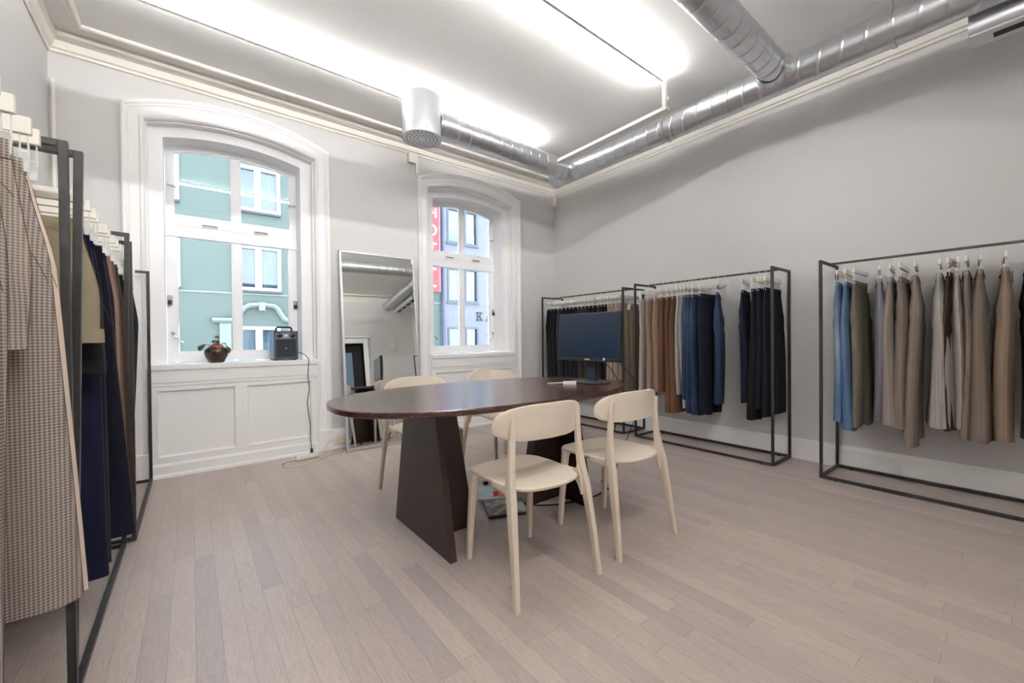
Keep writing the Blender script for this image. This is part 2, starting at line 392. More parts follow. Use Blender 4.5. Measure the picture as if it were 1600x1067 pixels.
# ------------------------------------------------------------------ windows
def window(k, c):
    root = struct(thing('window_%d' % (k + 1), 'white arched casement window %s' % ('looking onto the green building' if k == 0 else 'with the red vertical sign outside'), 'window', (c, 0, 0)))
    # moulded architrave
    prof = [(0, 0), (0, .030), (.010, .042), (.022, .044), (.030, .036), (.034, .030), (.088, .030), (.094, .038), (.104, .042), (.112, .052), (.124, .054), (.135, .046), (.135, 0)]
    A = [(-OH, .0)] + arc(-OH, OH, OZC, ORISE, 24) + [(OH, .0)]
    B = [(-.757, .0)] + arc(-.757, .757, 2.965, .165, 24) + [(.757, .0)]
    rs = []
    for pa, pb in zip(A, B):
        rs.append([(pa[0] + (pb[0] - pa[0]) * u / .135, YB - w, pa[1] + (pb[1] - pa[1]) * u / .135) for u, w in prof])
    MB().rings(rs, True, True).build('casing', 'trim', root, smooth=True, angle=25)
    for s in (-1, 1):
        MB().box(min(s * .615, s * .765), max(s * .615, s * .765), YB - .064, YB, 0, .205).build('plinth_block', 'trim', root, bevel=.004)
    # lining and stepped inner frame
    MB().sweep(arch_path(-OH, OH, OZB, OZC, ORISE), [(0, -.005), (-.012, -.005), (-.012, -.09), (0, -.09)], XZ(YB)).build('lining', 'trim', root)
    for s in (-1, 1):   # recessed strip in each reveal
        MB().box(s * (OH - .012) - .004, s * (OH - .012) + .004, YB + .015, YB + .05, 1.0, 2.74).build('reveal_panel', 'trim', root, bevel=.002)
    BH = .515
    A = [(-OH, OZB)] + arc(-OH, OH, OZC, ORISE, 20) + [(OH, OZB)]
    B = [(-BH, OZB)] + arc(-BH, BH, 2.795, .072, 20) + [(BH, OZB)]
    rs = [[(a[0], YB + .075, a[1]), (b[0], YB + .075, b[1]), (b[0], YB + .40, b[1]), (a[0], YB + .40, a[1])] for a, b in zip(A, B)]
    MB().rings(rs, True, True).build('inner_frame', 'sash', root, smooth=True, angle=25)
    YS = YB + .262            # front face of the sashes
    # upper sash: arched frame with a middle bar; lower pair
    ZT0, ZT1 = 2.068, 2.211   # transom band
    def ring(outer, inner, y0, y1, name, par, mat='sash'):
        rs = [[(a[0], y0, a[1]), (b[0], y0, b[1]), (b[0], y1, b[1]), (a[0], y1, a[1])] for a, b in zip(outer, inner)]
        rs.append(rs[0])
        return MB().rings(rs, True, False).build(name, mat, par, smooth=True, angle=25)
    def half(s):             # outlines of one upper pane (s=-1 left), top follows the arch
        xa, xb = (-.458, -.032) if s < 0 else (.032, .458)
        full = arc(-.458, .458, 2.755, .062, 40)
        top = [p for p in full if xa - 1e-6 <= p[0] <= xb + 1e-6]
        def zt(x):
            for p, q in zip(full[:-1], full[1:]):
                if p[0] <= x <= q[0] + 1e-9: return p[1] + (q[1] - p[1]) * (x - p[0]) / (q[0] - p[0])
            return full[-1][1]
        top = [(xa, zt(xa))] + [p for p in top if xa + .004 < p[0] < xb - .004] + [(xb, zt(xb))]
        return xa, xb, top
    us = MB()
    outer = arc(-.511, .511, 2.803, .064, 40)
    # frame faces of the upper sash built as strips between outline and panes
    y0, y1 = YS, YS + .05
    inn = arc(-.458, .458, 2.755, .062, 40)
    rs = [[(a[0], y0, a[1]), (b[0], y0, b[1]), (b[0], y1, b[1]), (a[0], y1, a[1])] for a, b in
          zip([(-.511, ZT0 + .05)] + outer + [(.511, ZT0 + .05)], [(-.458, ZT0 + .05)] + inn + [(.458, ZT0 + .05)])]
    us.rings(rs, True, True)
    us.box(-.032, .032, y0 + .001, y1 - .001, ZT1, 2.812)
    us.box(-.458, .458, y0, y1, ZT0 + .05, ZT1)
    up = us.build('upper_sash', 'sash', root, smooth=True, angle=25)
    MB().box(-BH, BH, YS - .012, YS + .06, ZT0 - .05, ZT0 + .055).build('transom', 'sash', root, bevel=.006)
    for s in (-1, 1):
        xa, xb, top = half(s)
        MB().prism([(xa - .004, ZT1 - .004)] + [(p[0], p[1] + .004) for p in top] + [(xb + .004, ZT1 - .004)], fy, YS + .022, YS + .026).build('pane', 'glass', up)
        bead = [(xa, ZT1)] + top + [(xb, ZT1)]
        MB().sweep(bead, [(.002, 0), (-.009, .0), (-.009, .012), (.002, .012)], lambda p, w: (p[0], YS + .006 + w, p[1]), closed=True).build('glazing_bead', 'sash', up)
        # vent grip on the transom
        MB().tube([(s * .20 - .055, YS - .024, ZT0 + .075), (s * .20 - .05, YS - .034, ZT0 + .075), (s * .20 + .05, YS - .034, ZT0 + .075), (s * .20 + .055, YS - .024, ZT0 + .075)], .007, 8).build('grip', 'chrome', up)
    Zb = 1.004; lo = MB()
    lo.frame(-.511, .511, YS, YS + .05, .92, 2.130, .073, Zb - .92)
    lo.box(-.034, .034, YS + .001, YS + .049, Zb, 2.058)
    low = lo.build('lower_sash', 'sash', root, bevel=.004)
    for xa, xb in ((-.438, -.034), (.034, .438)):
        MB().box(xa - .004, xb + .004, YS + .022, YS + .026, Zb - .004, 2.060).build('pane', 'glass', low)
        MB().sweep([(xa, Zb), (xa, 2.057), (xb, 2.057), (xb, Zb)], [(.002, 0), (-.008, 0), (-.008, .012), (.002, .012)], lambda p, w: (p[0], YS + .006 + w, p[1]), closed=True).build('glazing_bead', 'sash', low)
    for s in (-1, 1):        # locks and stay handles on the lower sash
        l = MB().box(s * .49 - .02, s * .49 + .02, YS - .022, YS, 1.42, 1.50).build('sash_lock', 'chrome', low, bevel=.004)
        MB().box(s * .49 - .013, s * .49 + .013, YS - .032, YS - .022, 1.42, 1.458).build('lock_body', 'seal', l, bevel=.003)
        MB().tube([(s * .475, YS - .004, 1.17), (s * .475, YS - .035, 1.175), (s * .458, YS - .05, 1.15), (s * .40, YS - .06, 1.09)], [.012, .009, .008, .007], 8).build('handle', 'chrome', low, smooth=True)
        MB().tube([(s * .50, YS - .02, 2.46), (s * .47, YS - .026, 2.455), (s * .435, YS - .012, 2.45)], .006, 6).build('catch', 'chrome', up)
    # sill and panelled apron
    MB().box(-OH + .0, OH - .0, YB - .085, YB + .32, .868, .913).build('window_sill', 'trim', root, bevel=.006)
    MB().box(-OH, OH, YB - .072, YB + .02, .765, .868).build('sill_apron', 'trim', root, bevel=.004)
    MB().box(-OH, OH, YB - .066, YB, .735, .765).build('apron_bead', 'trim', root, bevel=.006)
    ap = MB(); yf = YB - .058
    px = [-OH, -.565, -.048, .040, .563, OH]
    for a, b in ((0, 1), (2, 3), (4, 5)): ap.box(px[a], px[b], yf, YB, .115, .735)
    for a, b in ((1, 2), (3, 4)):
        ap.box(px[a], px[b], yf, YB, .115, .165); ap.box(px[a], px[b], yf, YB, .703, .735)
    apr = ap.build('apron_panelling', 'trim', root)
    for a, b in ((1, 2), (3, 4)):
        MB().box(px[a] - .01, px[b] + .01, yf + .022, YB - .001, .15, .715).build('panel', 'trim', apr)
        MB().sweep([(px[a], .165), (px[a], .703), (px[b], .703), (px[b], .165)], [(0, .0), (0, .004), (-.012, -.014), (-.012, -.022), (0, -.022)], XZ(yf), closed=True).build('panel_moulding', 'trim', apr)
    MB().prism([(0, 0), (.024, 0), (.022, .02), (.012, .03), (.012, .095), (.006, .108), (0, .118)], lambda p, d: (d, yf - p[0] + .004, p[1]), -OH + .001, OH - .001).build('apron_base', 'trim', root)
    return root
for k, c in enumerate(WXC): window(k, c)

# ------------------------------------------------------------------ outside
FY = 12.5
M['green'] = plain('green_render', rgb(62, 72, 66), 0.9, nscale=8, namt=0.03, bstr=0.05)
M['green_trim'] = plain('pale_green_stone', rgb(92, 100, 95), 0.85, nscale=8, namt=0.03)
M['bluegrey'] = plain('pale_grey_brick', rgb(86, 88, 93), 0.9, nscale=8, namt=0.03)
M['fwin'] = plain('white_window_frame', rgb(138, 140, 144), 0.4, namt=0.01)
M['dwin'] = plain('slate_window_frame', rgb(44, 50, 58), 0.45, namt=0.04)
M['curtain'] = plain('pale_curtain', rgb(100, 113, 116), 0.9, nscale=30, namt=0.12, sc=(6, 1, .3))
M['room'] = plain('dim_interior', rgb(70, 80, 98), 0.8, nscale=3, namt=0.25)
M['red'] = plain('red_sign', rgb(98, 4, 10), 0.5, namt=0.03)
M['red_edge'] = plain('red_sign_edge', rgb(150, 60, 80), 0.5, namt=0.03)
M['pipe'] = plain('dark_downpipe', rgb(44, 50, 66), 0.6, namt=0.1)
M['slate'] = plain('slate_letters', rgb(26, 30, 36), 0.6, namt=0.05)
M['street'] = plain('asphalt', rgb(96, 96, 100), 0.9, nscale=20, namt=0.15)
M['letter'] = plain('white_letters', rgb(190, 190, 190), 0.5, namt=0.01)
M['oglass'] = mk_glass('facade_glass', (0.86, 0.92, 0.95, 1))
struct(MB().box(-30, 40, YB + .42, 40, -4.3, -4.2).build('ground', 'street'), 'asphalt street below the windows', 'street')

bg = thing('green_building', 'pale green rendered building across the street behind the left window', 'building', (0, FY, 0))
gw = [(x0, x0 + 1.11, z0, z1) for x0 in (-3.40, -1.29, .82, 2.93, 4.95) for z0, z1 in ((4.45, 5.62), (2.40, 3.57))]
gw += [(x0, x0 + 1.06, -.4, 1.47) for x0 in (-3.38, -1.27, .84, 2.95)]
def facade(holes, x0, x1, z0, z1, th=.25):
    b = MB(); X = sorted({x0, x1} | {h[0] for h in holes} | {h[1] for h in holes}); Z = sorted({z0, z1} | {h[2] for h in holes} | {h[3] for h in holes})
    for i in range(len(X) - 1):
        for j in range(len(Z) - 1):
            cx, cz = (X[i] + X[i + 1]) / 2, (Z[j] + Z[j + 1]) / 2
            if any(h[0] < cx < h[1] and h[2] < cz < h[3] for h in holes): continue
            b.box(X[i], X[i + 1], 0, th, Z[j], Z[j + 1])
    return b
facade(gw, -14, 6.72, -4.2, 6.2).build('wall', 'green', bg)
MB().box(-14, 6.72, -.02, 0, 2.29, 2.33).build('string_course', 'green_trim', bg)
for i, (x0, x1, z0, z1) in enumerate(gw):
    f = MB(); t = .085
    f.frame(x0, x1, -.03, .12, z0, z1, t)
    xm = x0 + (x1 - x0) * .53; f.box(xm - .075, xm + .075, -.028, .118, z0 + t, z1 - t)
    fr = f.build('window', 'fwin', bg)
    MB().box(x0 + t, x1 - t, .05, .06, z0 + t, z1 - t).build('pane', 'oglass', fr)
    MB().box(x0, x1, -.07, .0, z0 - .06, z0).build('window_ledge', 'slate', fr)
    cur = MB(); n = 14
    a, b_ = (x1 - .42, x1 - t) if z0 > 2 else (x0 + t, x1 - t)
    cur.rings([[(a + (b_ - a) * q / n, .18 + .03 * math.sin(q * 2.1), zz) for q in range(n + 1)] for zz in (z0 + .02, z1 - .02)], False, False)
    cur.build('curtain', 'curtain', fr, smooth=True)
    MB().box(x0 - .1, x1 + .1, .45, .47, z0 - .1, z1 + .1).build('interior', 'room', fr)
# curved pediment over the lower windows
for dx in (0,):
    path = [(-1.05, 1.61), (-.66, 1.61), (-.58, 1.66), (-.48, 1.78), (-.38, 1.93), (-.28, 2.0), (-.1, 2.02), (.1, 2.02), (.28, 2.0), (.36, 1.93), (.43, 1.80), (.52, 1.66), (.66, 1.60), (1.05, 1.60)]
    pd = MB().sweep([(p[0] + 1.46 + dx, p[1]) for p in path], [(-.05, 0), (.05, 0), (.06, .14), (.0, .16), (-.05, .10)], lambda p, w: (p[0], -w, p[1])).build('pediment', 'green_trim', bg)
    MB().box(1.46 + dx - .07, 1.46 + dx + .07, -.18, 0, 1.88, 2.10).build('keystone', 'green_trim', pd)
    MB().box(.56 + dx, .80 + dx, -.07, 0, -.6, 1.55).build('pilaster', 'green_trim', bg)

bb = thing('grey_building', 'pale blue-grey building with slate framed windows behind the right window', 'building', (0, FY, 0))
hw = [(x0, x1, z0, z1) for x0, x1 in ((7.0, 7.56), (7.70, 8.26), (9.5, 10.06), (10.2, 10.76)) for z0, z1 in ((4.44, 5.68), (2.38, 3.60), (.3, 1.51))]
facade(hw, 6.74, 16, -4.2, 6.3).build('wall', 'bluegrey', bb)
for x0, x1, z0, z1 in hw:
    f = MB(); t = .07
    f.frame(x0, x1, -.02, .10, z0, z1, t)
    fr = f.build('window', 'dwin', bb)
    MB().box(x0 + t, x1 - t, .05, .06, z0 + t, z1 - t).build('pane', 'oglass', fr)
    MB().box(x0 - .04, x1 + .04, -.06, 0, z0 - .05, z0).build('window_ledge', 'dwin', fr)
    zb = z0 + .40 if z0 > 4 else z0 + .05
    MB().box(x0 + .02, x1 - .02, .12, .13, zb, z1 - .02).build('blind', 'curtain', fr)
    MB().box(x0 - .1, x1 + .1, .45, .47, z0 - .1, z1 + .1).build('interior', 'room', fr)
kx, kz, kh = 8.17, 1.75, .31           # fascia letters on the grey wall: K A
K = MB(); kk = lambda p, d: (p[0], d, p[1])
K.box(kx + .03, kx + .085, -.03, 0, kz, kz + kh)
for z in (kz, kz + kh - .035): K.box(kx, kx + .115, -.03, 0, z, z + .035)
K.prism([(kx + .08, kz + .12), (kx + .20, kz + kh - .02), (kx + .245, kz + kh - .02), (kx + .10, kz + .11)], kk, -.03, 0)
K.prism([(kx + .12, kz + .17), (kx + .15, kz + .20), (kx + .26, kz + .02), (kx + .20, kz + .02)], kk, -.03, 0)
K.box(kx + .165, kx + .275, -.03, 0, kz, kz + .035); K.box(kx + .155, kx + .265, -.03, 0, kz + kh - .035, kz + kh)
K.build('letter', 'slate', bb)
ax = 8.58
K = MB()
K.prism([(ax + .03, kz), (ax + .07, kz), (ax + .17, kz + kh - .05), (ax + .15, kz + kh)], kk, -.03, 0)
K.prism([(ax + .15, kz + kh), (ax + .13, kz + kh - .06), (ax + .22, kz), (ax + .28, kz)], kk, -.03, 0)
K.box(ax + .08, ax + .22, -.03, 0, kz + .09, kz + .12); K.box(ax, ax + .10, -.03, 0, kz, kz + .03); K.box(ax + .2, ax + .31, -.03, 0, kz, kz + .03)
K.build('letter', 'slate', bb)
tag(MB().tube([(6.78, FY - .10, -4), (6.78, FY - .10, 6.3)], .055, 10).build('downpipe', 'pipe', smooth=True), 'dark downpipe where the green and grey buildings meet', 'pipe')

sg = thing('hotel_sign', 'tall red sign reading HOTEL outside the right window', 'sign', (6.16, FY - .35, 0))
MB().box(-.30, .30, -.09, .09, 2.64, 5.78).build('sign_box', 'red', sg)
MB().box(.30, .345, -.085, .085, 2.66, 5.76).build('sign_edge', 'red_edge', sg)
MB().tube([(0, .09, 5.2), (0, .345, 5.2)], .02, 6).build('bracket', 'pipe', sg)
MB().tube([(0, .09, 3.0), (0, .345, 3.0)], .02, 6).build('bracket', 'pipe', sg)
def strokes(segs, wd=.055):
    b = MB()
    for (x0, z0, x1, z1) in segs:
        d = Vector((x1 - x0, z1 - z0)).normalized(); n = Vector((-d.y, d.x)) * wd / 2
        q = [(x0 + n.x, z0 + n.y), (x0 - n.x, z0 - n.y), (x1 - n.x, z1 - n.y), (x1 + n.x, z1 + n.y)]
        b.prism(q, lambda p, dd: (p[0], dd, p[1]), -.105, -.088)
    return b
hw_, hh = .13, .155
LET = {'H': [(-hw_, -hh, -hw_, hh), (hw_, -hh, hw_, hh), (-hw_, 0, hw_, 0)],
       'T': [(0, -hh, 0, hh), (-hw_ - .02, hh - .025, hw_ + .02, hh - .025)],
       'E': [(-hw_ + .02, -hh, -hw_ + .02, hh), (-hw_, hh - .025, hw_, hh - .025), (-hw_, 0, hw_ - .03, 0), (-hw_, -hh + .025, hw_, -hh + .025)],
       'L': [(-hw_ + .02, -hh, -hw_ + .02, hh), (-hw_, -hh + .025, hw_, -hh + .025)]}
LET['O'] = [(hw_ * math.cos(a), hh * math.sin(a), hw_ * math.cos(a + PI / 10 + .02), hh * math.sin(a + PI / 10 + .02)) for a in [i * PI / 10 for i in range(20)]]
for ch, zc in zip('HOTEL', (5.21, 4.65, 4.08, 3.52, 2.96)):
    strokes([(a + .05, b + zc, c + .05, d + zc) for a, b, c, d in LET[ch]]).build('letter', 'letter', sg)

# ------------------------------------------------------------------ lights (two visible LED lines, one more behind)
LED_C = (1.0, 0.99, 0.975, 1)
M['led_w'] = emis('led_diffuser_window_row', LED_C, 60.0); M['led_t'] = emis('led_diffuser_table_row', LED_C, 72.0); M['led_r'] = emis('led_diffuser_rear_row', LED_C, 350.0)
def led(x0, x1, y, z, label, m):
    t = thing('linear_light', label, 'ceiling light', ((x0 + x1) / 2, y, z), 0, 'linear ceiling lights')
    h = (x1 - x0) / 2
    hb = MB().box(-h, h, -.011, .011, -.014, -.010)
    if m == 'led_w': hb.box(-h, h, .009, .011, -.010, .0095)      # added lip that keeps this strip's light off the back wall
    hb.build('housing', 'white_plastic', t)
    MB().box(-h + .003, h - .003, -.0088, .0088, -.0098, .010).build('diffuser', m, t)
    nb = 4
    for i in range(nb):
        xx = -h + .15 + (2 * h - .3) * i / (nb - 1)
        MB().box(xx - .012, xx + .012, -.004, .004, .010, ZC - z).build('clip', 'white_plastic', t)
    return t
led(-.55, 3.16, 3.54, 3.305, 'bright linear ceiling light nearest the windows, passing behind the round diffuser', 'led_w')
l2 = led(-.55, 3.22, 1.957, 3.305, 'bright linear ceiling light over the table, ending at a white drop channel', 'led_t')
led(-.55, 1.55, -.35, 3.30, 'linear ceiling light behind the viewpoint', 'led_r')
ch = thing('cable_channel', 'white cable channel dropping from the linear light and running towards the windows', 'cable channel', (3.238, 1.957, 3.067))
MB().box(-.016, .016, -.016, .016, 0, .24).build('drop', 'white_plastic', ch)
MB().box(-.028, .028, -.03, 1.29, -.022, .010).build('channel', 'white_plastic', ch, bevel=.002)

# ------------------------------------------------------------------ ducts
def spiral(b, c, r, L, axis, pitch=.125, n=48, phase=0):
    """spiral-seam duct from c along +axis for length L"""
    prof = []
    k = int(L / pitch) + 2
    rings = []
    hs = []
    for i in range(-1, k):
        hs += [(i * pitch - .014, r), (i * pitch - .0035, r), (i * pitch - .0018, r + .0018), (i * pitch + .0018, r + .0018), (i * pitch + .0035, r), (i * pitch + .014, r)]
    for h, rr in hs:
        ring = []
        for q in range(n + 1):
            a = 2 * PI * q / n
            hh = min(max(h + pitch * q / n + phase, 0), L)
            x, y = rr * math.cos(a), rr * math.sin(a)
            ring.append((c[0] + hh, c[1] + x, c[2] + y) if axis == 'x' else (c[0] + x, c[1] + hh, c[2] + y))
        rings.append(ring)
    return b.rings(rings, False, False)
def collar(b, c, r, axis, w=.05): return b.lathe([(r, -w), (r + .008, -w), (r + .010, -w + .008), (r + .010, w - .008), (r + .008, w), (r, w)], c, 40, axis)
DXC, DZC, DR = 3.57, 3.07, .115
md = thing('main_duct', 'long spiral steel duct running under the ceiling along the right wall', 'duct', (0, 0, 0))
spiral(MB(), (DXC, YF + .25, DZC), DR, 3.64 - YF - .25, 'y').build('duct_pipe', 'duct', md, smooth=True, angle=50)
for y, rr in ((YF + .25, DR), (3.64, DR)):
    s = 1 if y > 0 else -1
    MB().lathe([(rr + .004, -.03 * s), (rr + .006, 0), (rr, .004 * s), (rr * .5, .006 * s), (.002, .006 * s)], (DXC, y, DZC), 40, 'y').build('end_cap', 'duct', md, smooth=True, angle=40)
for y in (.55, 2.13):
    b = MB(); b.lathe([(DR + .006, -.012), (DR + .008, -.010), (DR + .008, .010), (DR + .006, .012)], (DXC, y, DZC), 40, 'y')
    b.build('hanger_band', 'duct', md, smooth=True)
    MB().tube([(DXC, y, DZC + DR), (DXC, y, ZC)], .004, 6).build('hanger_rod', 'chrome', md)
    MB().lathe([(.016, 0), (.016, -.012), (.004, -.03)], (DXC, y, ZC), 12).build('ceiling_boss', 'white_plastic', md)
def saddle(b, yc, zc, r):
    # flared collar where a branch meets the main duct
    rings = []
    for k, (dr, dd) in enumerate(((.030, .0), (.016, .012), (.006, .034), (.004, .075))):
        ring = []
        for q in range(40):
            a = 2 * PI * q / 40; yy = (r + dr) * math.cos(a); zz = (r + dr) * math.sin(a)
            t = max(-.999, min(.999, (zc + zz - DZC) / (DR + .003)))
            ring.append((DXC - (DR + .003) * math.sqrt(1 - t * t) - dd, yc + yy, zc + zz))
        rings.append(ring)
    return b.rings(rings, True, False)
ba = thing('branch_duct', 'spiral steel branch duct from the main duct to the round diffuser', 'duct', (0, 0, 0))
spiral(MB(), (1.80, 3.39, DZC + .005), .108, DXC - .09 - 1.80, 'x').build('duct_pipe', 'duct', ba, smooth=True, angle=50)
collar(MB(), (1.90, 3.39, DZC + .005), .108, 'x', .07).build('collar', 'duct', ba, smooth=True)
saddle(MB(), 3.39, DZC + .003, .100).build('saddle', 'duct', ba, smooth=True)
b2 = thing('branch_duct', 'spiral steel branch duct crossing the ceiling at the top of the picture', 'duct', (0, 0, 0))
spiral(MB(), (XL + .02, 1.19, DZC + .02), .100, DXC - .09 - XL - .02, 'x').build('duct_pipe', 'duct', b2, smooth=True, angle=50)
saddle(MB(), 1.19, DZC + .012, .096).build('saddle', 'duct', b2, smooth=True)
rv = MB()
for q in range(10):
    a = 2 * PI * q / 10 + .2
    rv.lathe([(.006, 0), (.004, .004), (.001, .005)], (DXC - DR - .06 + .045 * abs(math.sin(a)), 1.19 + .118 * math.cos(a), DZC + .012 + .112 * math.sin(a)), 8, 'z')
rv.build('rivets', 'chrome', b2)
# round supply diffuser
df = thing('round_diffuser', 'large satin silver drum air diffuser with perforated underside', 'air diffuser', (1.655, 3.39, 2.905))
MB().lathe([(.168, .0), (.172, .004), (.172, .352), (.168, .358), (.06, .36), (.004, .36)], (0, 0, 0), 56).build('drum', 'alu', df, smooth=True, angle=40)
MB().lathe([(.174, .004), (.177, .0), (.176, -.008), (.168, -.010), (.160, -.006)], (0, 0, 0), 56).build('rim', 'alu', df, smooth=True)
pl = MB(); R_ = [.002, .035, .048, .066, .079, .097, .110, .128, .141, .162]; n = 96
for k in range(len(R_) - 1):
    holes = k % 2 == 1; per = (0, 8, 0, 6, 0, 4, 0, 4)[min(k, 7)] if holes else 0
    for q in range(n):
        if holes and (q % per) < per / 2: continue
        a0, a1 = 2 * PI * q / n, 2 * PI * (q + 1) / n
        pl.add([(R_[k] * math.cos(a0), R_[k] * math.sin(a0), -.006), (R_[k + 1] * math.cos(a0), R_[k + 1] * math.sin(a0), -.006), (R_[k + 1] * math.cos(a1), R_[k + 1] * math.sin(a1), -.006), (R_[k] * math.cos(a1), R_[k] * math.sin(a1), -.006)], [(0, 1, 2, 3)])
pl.build('perforated_plate', 'alu', df)
MB().lathe([(.16, .012), (.001, .012)], (0, 0, 0), 32).build('dark_core', 'duct_dark', df)
MB().tube([(0, 0, .36), (0, 0, ZC - 2.905)], .003, 6).build('hanger_rod', 'chrome', df)
# slotted grille under the main duct at the top right
gr = thing('duct_grille', 'flat-bottomed steel duct with slotted grille at the top right corner', 'air grille', (3.74, -1.0, 2.93))
g = MB(); n = 24; L = 1.23; R_ = .095
prof = [(R_ * math.cos(a), R_ * math.sin(a)) for a in [math.radians(-38 + (256) * i / n) for i in range(n + 1)]]
g.rings([[(x, y, z) for x, z in prof] for y in (0, .3, .31, .6, .61, .95, .96, L)], True, True)
g.build('duct_body', 'duct', gr, smooth=True, angle=30)
zb = R_ * math.sin(math.radians(-38))
MB().box(-.078, .078, .0, L, zb - .012, zb + .001).build('grille_plate', 'alu', gr, bevel=.002)
for k in range(4): MB().box(-.03, .03, .10 + k * .28, .30 + k * .28, zb - .014, zb - .010).build('slot', 'duct_dark', gr, bevel=.004)
e = MB(); e.rings([[(x * 1.04, y, z * 1.04) for x, z in prof] for y in (L - .012, L + .004)], True, True); e.build('end_cap', 'duct', gr)

# small fixtures
tag(MB().box(4.185, 4.245, YB - .06, YB - .008, 3.02, 3.17).build('motion_sensor', 'white_plastic', bevel=.008), 'small white sensor in the upper corner beside the right window', 'sensor')
tag(MB().box(1.955, 2.04, YB - .05, YB - .001, 3.10, 3.215).build('cable_cover', 'crown', bevel=.004), 'small painted box on the wall under the moulding between the windows', 'cover')
tag(MB().box(2.05, 2.075, YB - .022, YB - .001, 3.0, 3.21).build('conduit', 'crown', bevel=.003), 'short painted conduit above the right window casing', 'conduit')
tag(MB().box(3.62, 3.72, 4.02, 4.08, ZC - .02, ZC).build('ceiling_box', 'white_plastic', bevel=.004), 'small white box on the ceiling behind the branch duct', 'junction box')
so = thing('power_outlet', 'cream double power socket on the skirting beside the mirror', 'power socket', (1.20, YB - .036, .095))
MB().box(-.052, .052, -.030, 0, -.040, .040).build('socket_body', 'socket', so, bevel=.005)
for s in (-1, 1):
    MB().lathe([(.018, 0), (.018, -.003), (.001, -.003)], (s * .024, -.030, 0), 16, 'y').build('socket_face', 'socket', so)
    b = MB()
    for t in (-1, 1): b.lathe([(.003, -.0035), (.0001, -.0035)], (s * .024 + t * .008, -.0302, 0), 8, 'y')
    b.build('socket_holes', 'black', so)
# steel pole in the left corner
tag(MB().tube([(XL + .03, YB - .03, .0), (XL + .03, YB - .03, 3.0)], .012, 8).build('corner_pipe', 'crown', smooth=True), 'thin painted pipe in the far left corner', 'pipe')

# ------------------------------------------------------------------ table
TX, TY, TH = 1.515, 2.09, .778
tb = thing('oval_table', 'dark stained oval wooden table on two T-shaped panel legs', 'table', (TX, TY, 0))
def oval(a, b, e=2.45, n=96):
    return [(a * math.copysign(abs(math.cos(t)) ** (2 / e), math.cos(t)), b * math.copysign(abs(math.sin(t)) ** (2 / e), math.sin(t))) for t in [2 * PI * i / n for i in range(n)]]
t = MB()
rs = []
for sc, z in ((.994, TH - .030), (1.0, TH - .026), (1.0, TH - .004), (.996, TH)):
    rs.append([(x * sc, y * sc, z) for x, y in oval(.99, .545)])
t.rings(rs, True, True).build('tabletop', 'wood_top', tb, smooth=True, angle=30)
def trap(b, w0, w1, z0, z1, fn, d0, d1, c=0): return b.prism([(c - w0 / 2, z0), (c + w0 / 2, z0), (c + w1 / 2, z1), (c - w1 / 2, z1)], fn, d0, d1)
for s in (-1, 1):
    x0 = -.515 if s < 0 else .505
    b = MB(); trap(b, .68, .37, 0, TH - .03, lambda p, d: (d, p[0], p[1]), x0 - .019, x0 + .019)
    pn = b.build('leg_panel', 'wood_leg', tb, bevel=.002)
    b = MB(); i = -s
    b.prism([(x0 + i * .019, 0), (x0 + i * .30, 0), (x0 + i * .175, TH - .03), (x0 + i * .019, TH - .03)], lambda p, d: (p[0], d, p[1]), -.06, -.022)
    b.build('leg_panel', 'wood_leg', tb, bevel=.002)
    hb = MB()
    for zz in (.17, .60): hb.lathe([(.010, -.001), (.001, -.001)], (x0 + s * .0195, -.0, zz), 10, 'x')
    hb.build('bolt_holes', 'black', pn)

